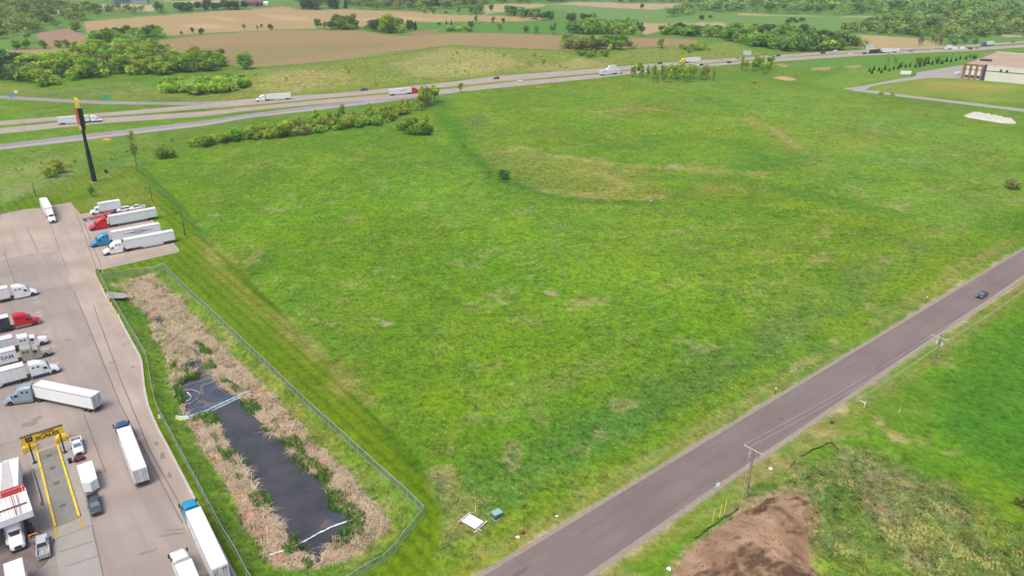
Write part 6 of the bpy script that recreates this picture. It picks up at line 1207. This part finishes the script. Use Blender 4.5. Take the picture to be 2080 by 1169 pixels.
for i, ((x, y, tp), lb) in enumerate(zip(((34,101,80), (52,101,80), (91,100,81), (121,98,80), (137,98,80), (153,97,82)), ('first round tree at the left end of the small field row', 'second round tree from the left in the small field row', 'third round tree alone in the small field row', 'fourth tree in the small field row, left of its trio', 'middle tree of the trio at the end of the small field row', 'last tree of the trio at the right of the small field row'))): tree_px((x, y), tp, 'round', 'green', lb)
# hedge along the highway
grove([(385,303),(470,292),(560,282),(640,272),(720,262),(790,252),(800,240),(840,228),(820,222),(770,232),(700,246),(600,262),(500,276),(400,290)], 72, (4.6, 7.6), [('bush', 'bright'), ('bush', 'green'), ('bush', 'green'), ('tall', 'bright'), ('bush', 'olive')], 'leafy shrub in the long hedge between the field and the highway', 'shrubs in the hedge along the highway', 'shrub', 'shrub', 2.4, seed=1)
grove([(852,226),(884,215),(886,203),(858,205)], 12, (9, 16), [('airy', 'bright'), ('tall', 'bright'), ('airy', 'olive')], 'tall light green sapling at the right end of the highway hedge', 'saplings at the end of the highway hedge', 'sapling', 'sapling', mind=2.5, seed=2)
grove([(808,273),(870,275),(876,262),(815,258)], 9, (5.5, 10.5), [('tall', 'bright'), ('bush', 'green'), ('airy', 'olive')], 'young tree in the small clump inside the field corner', 'clump of young trees in the field corner', 'sapling', 'sapling', mind=2.0, seed=3)
tree_px((868,274), 251, 'bush', 'dark', 'dark green round shrub at the right of the small field clump', **SH); tree_px((697,246), 207, 'airy', 'olive', 'thin bare topped tree rising from the hedge')
grove([(1280,158),(1330,170),(1400,168),(1452,167),(1455,158),(1400,156),(1330,158),(1285,150)], 46, (9, 14), [('tall', 'bright'), ('airy', 'bright'), ('airy', 'bright'), ('airy', 'olive')], 'slim young tree in the line above the field beside the highway', 'line of young trees beside the highway', 'sapling', 'sapling', wide=.8, mind=2.2, seed=4)
grove([(1498,142),(1530,156),(1562,154),(1568,140),(1530,134)], 16, (10, 14), [('tall', 'bright'), ('tall', 'green'), ('airy', 'bright')], 'young tree in the round thicket right of the highway sign', 'round thicket beside the highway', 'sapling', 'sapling', wide=.85, mind=2.8, seed=5)
grove([(1795,131),(1825,132),(1825,122),(1800,120)], 5, (6, 9), [('airy', 'bright'), ('airy', 'olive')], 'thin young tree in the loose clump below the highway', 'loose clump below the highway', 'sapling', 'sapling', mind=2, seed=6)
grove([(640,262),(720,250),(800,236),(830,226),(835,219),(800,226),(720,242),(640,254)], 16, (6, 10.5), [('airy', 'bright'), ('airy', 'olive'), ('tall', 'bright')], 'thin sapling rising out of the right half of the highway hedge', 'saplings rising out of the highway hedge', 'sapling', 'sapling', 3, .8, seed=41)
# small planted conifers by the warehouse
rows = [(1766,146),(1775,143),(1785,145),(1797,143),(1806,145),(1815,142),(1824,141),(1829,137),(1839,138),(1848,136),(1859,138),(1868,136.5),(1877,134),(1885,131),(1893,132),(1903,130),(1913,130.5),(1922,126),(1931,127),(1941,124),(1950,121),(1962,121),(1970,117),(1977,119),(1981,120),(1771,150),(1790,149)]
for p_ in rows: tree(p_, random.uniform(3.0, 4.6), 'conifer', 'spruce', 'small dark conifer planted in the double row beside the warehouse', 'planted conifers beside the warehouse', 'conifer', 'conifer', 1.5)
for p_, lb in (((1865,131), 'round shrub left of the larger shrubs behind the conifers'), ((1880,129.5), 'middle large shrub behind the planted conifers'), ((1903,127), 'right large shrub behind the planted conifers')): tree(p_, 7, 'round', 'green', lb, **SH)
for p_, lb in (((1532,170), 'left low shrub at the top of the big field'), ((1790,193.5), 'left little shrub beside the access road'), ((1812,194.5), 'right little shrub beside the access road')): tree(p_, 3, 'bush', 'bright', lb, **SH)
# groves beyond the highway
G1 = [('round', 'bright'), ('round', 'green'), ('big', 'bright'), ('round', 'green'), ('big', 'green'), ('tall', 'olive')]
grove([(67,182),(130,172),(185,160),(250,156),(325,153),(400,150),(462,138),(455,126),(370,120),(300,108),(250,104),(175,108),(120,122),(60,150)], 62, (11.5, 15), G1, 'full leafy tree in the large grove above the exit ramp', 'trees of the large grove above the exit ramp', mind=7.5, wide=1.35, seed=7)
grove([(-60,170),(0,166),(66,168),(75,140),(0,118),(-60,118)], 10, (10, 14), [('big', 'dark'), ('round', 'dark'), ('big', 'far')], 'dark bluish tree in the wood at the left edge', 'dark trees at the left edge', mind=6, seed=8)
grove([(326,190),(400,195),(470,189),(500,178),(505,168),(430,166),(345,172)], 34, (5.5, 8.5), [('bush', 'green'), ('bush', 'bright')], 'rounded bush in the thicket below the grove', 'bushes of the thicket below the grove', 'shrub', 'shrub', 3.6, 1.1, seed=9)
grove([(180,92),(260,88),(335,80),(340,70),(260,66),(185,74)], 14, (9, 12.5), [('big', 'green'), ('round', 'dark'), ('round', 'green')], 'tree in the dark clump between the two ploughed fields', 'clump between the ploughed fields', mind=6, seed=10)
grove([(338,76),(420,69),(418,65),(340,69)], 6, (5, 9), [('round', 'green'), ('tall', 'dark')], 'small tree in the hedge trailing right between the ploughed fields', 'hedge trailing right between the ploughed fields', mind=5, seed=11)
grove([(495,64),(560,61),(560,59),(495,61)], 5, (6, 10), [('round', 'dark'), ('tall', 'far')], 'small tree in the short row on the ploughed field boundary', 'short row on the field boundary', mind=6, seed=12)
grove([(642,60),(740,62),(800,70),(818,68),(822,62),(740,56),(645,56)], 16, (10, 15), [('big', 'green'), ('round', 'green'), ('big', 'dark')], 'tree in the big clump in the middle of the ploughed fields', 'big clump amid the ploughed fields', mind=6, seed=13)
tree_px((689,58), 23, 'tall', 'far', 'tall pale tree rising left in the mid field clump', wide=1.5); tree_px((718,59), 26, 'tall', 'far', 'second tall pale tree in the mid field clump', wide=1.5); tree_px((786,68), 29, 'big', 'bright', 'largest bright round tree of the mid field clump')
grove([(822,62),(845,64),(848,56),(825,54)], 6, (8, 11), [('conifer', 'spruce'), ('round', 'dark')], 'dark cedar right of the mid field clump', 'cedars right of the mid field clump', mind=5, seed=14)
grove([(905,67),(960,67),(955,60),(915,60)], 9, (4.5, 7.5), [('bush', 'bright'), ('bush', 'green')], 'bright bush at the edge of the green meadow', 'bright bushes at the meadow edge', 'shrub', 'shrub', 4, seed=15)
for p_, tp, k_, c_, lb in (((892,52),45,'bush','dark','dark round bush in the meadow left of the cedar pair'), ((907,50),41,'conifer','spruce','left cedar of the pair in the meadow'), ((917,51),41,'conifer','spruce','right cedar of the pair in the meadow'), ((956,56),42,'round','dark','dark tree at the meadow above the bright bushes'), ((967,48),30,'tall','far','tall slim tree above the meadow'), ((1002,47),34,'round','far','small tree above the meadow left of the far hedge'), ((1016,64),44,'tall','olive','greyish tree at the right of the meadow'), ((1023,47),37,'round','dark','dark small tree right of the far meadow'), ((1070,66),50,'round','green','left tree of the close pair on the meadow'), ((1088,68),50,'round','green','right tree of the close pair on the meadow'), ((1123,70),41,'tall','far','tall vase shaped tree beside the brown field'), ((1301,74),45,'tall','dark','tall dark tree above the big clump on the brown field'), ((1344,98),78,'round','green','lone tree on the right end of the brown field'), ((1304,17),7,'round','dark','lone tree on the far pale field'), ((850,25),11,'airy','olive','pale bare tree beyond the tilled field'), ((862,27),17,'bush','far','pale bush beyond the tilled field'), ((879,28),17,'round','green','left of two small round trees beyond the tilled field'), ((906,29),21,'bush','green','right of two small round trees beyond the tilled field'), ((932,31),10,'tall','far','tall tree beyond the tilled field right end'), ((410,72),56,'tall','dark','slim dark tree at the end of the field hedge')): tree_px(p_, tp, k_, c_, lb)
grove([(1122,99),(1166,104),(1234,105),(1306,98),(1286,92),(1156,93)], 20, (9, 13), [('big', 'green'), ('round', 'bright'), ('round', 'dark'), ('big', 'olive')], 'tree in the long clump at the right end of the brown field', 'long clump at the right of the brown field', mind=6, seed=16)
grove([(1172,113),(1200,119),(1232,117),(1230,107),(1180,105)], 12, (4, 6), [('bush', 'green')], 'low bush on the slope below the long clump', 'low bushes on the slope', 'shrub', 'shrub', 4, seed=17)
grove([(1370,103),(1400,107),(1445,104),(1430,96),(1385,95)], 12, (4, 6.5), [('bush', 'green'), ('bush', 'bright')], 'low bush on the slope right of the brown field', 'low bushes right of the brown field', 'shrub', 'shrub', 5, seed=18)
grove([(1130,70),(1300,72),(1290,58),(1200,52),(1170,62)], 18, (7, 12), [('tall', 'far'), ('round', 'far'), ('bush', 'green')], 'tree in the loose wood above the brown field', 'loose wood above the brown field', mind=6, seed=19)
grove([(1343,71),(1465,77),(1462,69),(1350,64)], 12, (10, 13), [('big', 'dark'), ('round', 'green')], 'tree in the dark row on the tan field', 'dark row on the tan field', mind=7, seed=20)
grove([(1462,80),(1500,90),(1570,104),(1640,106),(1720,101),(1760,99),(1750,90),(1680,84),(1600,70),(1500,67)], 34, (12, 16), [('big', 'green'), ('big', 'dark'), ('round', 'far')], 'tree in the wood between the tan field and the highway', 'wood between the tan field and the highway', mind=8, seed=21)
grove([(1865,94),(1940,94),(1940,89),(1870,89)], 7, (9, 12), [('airy', 'brown')], 'brownish bare tree on the tan field near the highway', 'bare trees near the highway', mind=6, seed=22)
grove([(1025,35),(1105,35),(1140,43),(1085,43),(1030,30)], 10, (11, 15), [('big', 'far'), ('round', 'dark')], 'tree in the far clump between pale field and meadow', 'far clump between pale field and meadow', mind=8, seed=23)
grove([(1150,47),(1200,47),(1215,44),(1160,40)], 6, (9, 13), [('big', 'dark'), ('round', 'far')], 'tree in the far clump left of the green hill', 'far clump left of the green hill', mind=8, seed=24)
grove([(1420,41),(1450,39),(1450,36),(1425,37)], 5, (5, 7), [('bush', 'dark')], 'dark bush on the open green hillside', 'dark bushes on the hillside', 'shrub', 'shrub', 6, seed=25)
grove([(1600,49),(1638,47),(1636,44),(1602,45)], 5, (6, 8), [('bush', 'dark'), ('round', 'dark')], 'dark cedar bush high on the right green hill', 'cedar bushes on the right hill', 'shrub', 'shrub', 6, seed=26)
grove([(320,27.5),(497,20),(495,17.5),(320,24)], 20, (12, 15), [('big', 'dark'), ('round', 'dark')], 'tree in the long straight row at the top left', 'long straight row at the top left', mind=7, seed=27)
grove([(613,21),(705,19),(705,14),(613,15)], 14, (15, 20), [('conifer', 'spruce'), ('round', 'dark')], 'dark tall conifer beyond the tilled field', 'dark conifers beyond the tilled field', 'conifer', 'conifer', mind=6, seed=28)
grove([(945,32),(998,32),(1000,26),(950,26)], 7, (12, 16), [('big', 'far'), ('tall', 'far')], 'pale tree in the clump at the far end of the tilled field', 'pale clump at the far end of the tilled field', mind=7, seed=29)
# ------------------------------------------------------------------ far woods: one mass each
def wood(name, regs, n, hr, pal, label, seed, sz=1.5):
    rg = np.random.default_rng(seed); pts = []
    polys = [[tuple(p[:2]) for p in PL(q)] for q in regs]; ar = [abs(sum(a[0] * b[1] - b[0] * a[1] for a, b in zip(q, q[1:] + q[:1]))) for q in polys]; tot = sum(ar)
    for q, a_ in zip(polys, ar):
        m = int(n * a_ / tot) + 1; xs = [p[0] for p in q]; ys = [p[1] for p in q]; g_ = 0
        while m > 0 and g_ < 60:
            g_ += 1; x = rg.uniform(min(xs), max(xs), m * 3); y = rg.uniform(min(ys), max(ys), m * 3); k = np.where(sdist(x, y, q) < 0)[0][:m]; pts += list(zip(x[k], y[k])); m -= len(k)
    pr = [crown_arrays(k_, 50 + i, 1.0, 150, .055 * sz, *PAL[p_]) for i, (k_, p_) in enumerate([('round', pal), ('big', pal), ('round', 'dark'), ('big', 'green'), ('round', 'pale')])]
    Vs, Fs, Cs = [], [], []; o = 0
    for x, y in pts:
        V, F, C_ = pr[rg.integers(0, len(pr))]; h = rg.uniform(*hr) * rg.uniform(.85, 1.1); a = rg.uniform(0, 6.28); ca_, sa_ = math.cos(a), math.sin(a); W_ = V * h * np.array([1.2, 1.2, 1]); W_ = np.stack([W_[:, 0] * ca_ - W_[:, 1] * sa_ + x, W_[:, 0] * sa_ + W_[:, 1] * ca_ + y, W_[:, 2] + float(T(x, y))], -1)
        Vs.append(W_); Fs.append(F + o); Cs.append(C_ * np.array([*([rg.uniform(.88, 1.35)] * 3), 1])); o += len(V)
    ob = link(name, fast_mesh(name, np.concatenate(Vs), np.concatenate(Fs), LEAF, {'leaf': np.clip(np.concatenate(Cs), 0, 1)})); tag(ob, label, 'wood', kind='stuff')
wood('grove_filling', [[(67,180),(130,171),(185,160),(250,156),(325,153),(400,149),(455,138),(450,128),(370,122),(300,110),(250,106),(175,110),(120,124),(60,150)]], 330, (6, 10), 'bright', 'leafy mass filling the large grove above the exit ramp', 11)
wood('grove_filling', [[(-60,170),(0,166),(60,166),(75,140),(0,118),(-60,118)]], 60, (8, 12), 'dark', 'dark leafy mass of the wood at the left edge', 12)
wood('grove_filling', [[(328,189),(400,194),(470,188),(498,178),(503,169),(430,167),(345,173)]], 120, (4.5, 7.5), 'bright', 'leafy mass of the thicket below the grove', 13)
wood('grove_filling', [[(182,91),(260,87),(335,80),(338,72),(260,68),(187,76)], [(642,60),(740,62),(800,70),(818,68),(820,63),(740,57),(648,57)], [(1122,99),(1166,103),(1234,104),(1306,97),(1284,92),(1156,94)]], 150, (6, 10), 'green', 'leafy undergrowth of the clumps around the ploughed fields', 14)
wood('grove_filling', [[(1130,70),(1300,72),(1290,58),(1200,52),(1170,62)], [(1462,80),(1500,90),(1570,104),(1640,106),(1720,101),(1760,99),(1750,90),(1680,84),(1600,70),(1500,67)], [(1343,71),(1465,77),(1462,69),(1350,64)]], 420, (8, 12.5), 'green', 'leafy mass of the woods above the highway', 15)
wood('grove_filling', [[(385,302),(470,291),(560,281),(640,271),(720,261),(790,251),(800,241),(838,228),(870,212),(820,223),(770,233),(700,247),(600,263),(500,277),(400,291)]], 230, (2.4, 4.4), 'bright', 'leafy undergrowth along the highway hedge', 16)
wood('scrub', [[(500,178),(500,150),(700,128),(905,97),(1120,104),(1180,122),(1320,124),(1500,108),(1550,108),(1330,127),(1000,152),(700,182)]], 50, (1.2, 3.0), 'bright', 'small scattered bushes on the grassy slope above the highway', 17)
wood('scrub', [[(0,345),(60,335),(180,320),(280,300),(400,278),(640,240),(860,205),(800,222),(600,256),(400,288),(330,305),(200,335),(60,372)]], 60, (.6, 1.6), 'bright', 'small weeds and bushes on the verge below the entrance ramp', 18)
wood('scrub', [[(1560,150),(1700,140),(1840,125),(1960,108),(1960,114),(1800,135),(1700,150),(1600,158)]], 50, (.6, 1.8), 'green', 'small weeds on the grass left of the planted conifers', 19)
wood('far_wood', [[(-120,82),(0,80),(70,66),(140,55),(182,37),(262,33),(262,26),(180,18),(140,10),(60,-4),(-120,-6)]], 330, (10, 15), 'green', 'thick leafy wood filling the top left corner', 1)
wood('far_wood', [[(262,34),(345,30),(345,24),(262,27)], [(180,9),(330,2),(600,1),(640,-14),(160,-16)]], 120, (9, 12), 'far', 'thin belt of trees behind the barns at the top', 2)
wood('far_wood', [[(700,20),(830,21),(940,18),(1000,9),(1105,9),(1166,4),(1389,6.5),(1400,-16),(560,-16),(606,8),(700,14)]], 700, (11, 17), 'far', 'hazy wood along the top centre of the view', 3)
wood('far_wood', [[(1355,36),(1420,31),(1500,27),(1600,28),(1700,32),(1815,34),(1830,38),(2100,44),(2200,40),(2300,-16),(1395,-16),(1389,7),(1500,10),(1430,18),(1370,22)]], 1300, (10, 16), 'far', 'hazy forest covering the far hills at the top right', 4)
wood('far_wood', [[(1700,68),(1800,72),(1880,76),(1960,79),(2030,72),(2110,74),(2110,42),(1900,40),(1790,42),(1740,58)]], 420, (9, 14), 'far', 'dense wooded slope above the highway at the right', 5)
grove([(1872,94),(1945,95),(2000,88),(1950,86)], 4, (8, 11), [('round', 'far')], 'tree standing loose below the wooded slope at the right', 'loose trees below the wooded slope', mind=9, seed=31)
# ------------------------------------------------------------------ haze over the far country
hz = MB().box(-2600, 2600, -300, 4200, -3, CAMH + 6).build('haze', mat('haze_air')); tag(hz, 'thin pale haze over the whole landscape', 'haze', kind='stuff')
m = MATS['haze_air']; n_ = m.node_tree; n_.nodes.remove(n_.nodes['Principled BSDF']); v = n_.nodes.new('ShaderNodeVolumePrincipled'); v.inputs['Color'].default_value = (.86, .92, 1, 1); v.inputs['Density'].default_value = .0001; v.inputs['Anisotropy'].default_value = .2
n_.links.new(v.outputs[0], n_.nodes['Material Output'].inputs['Volume'])
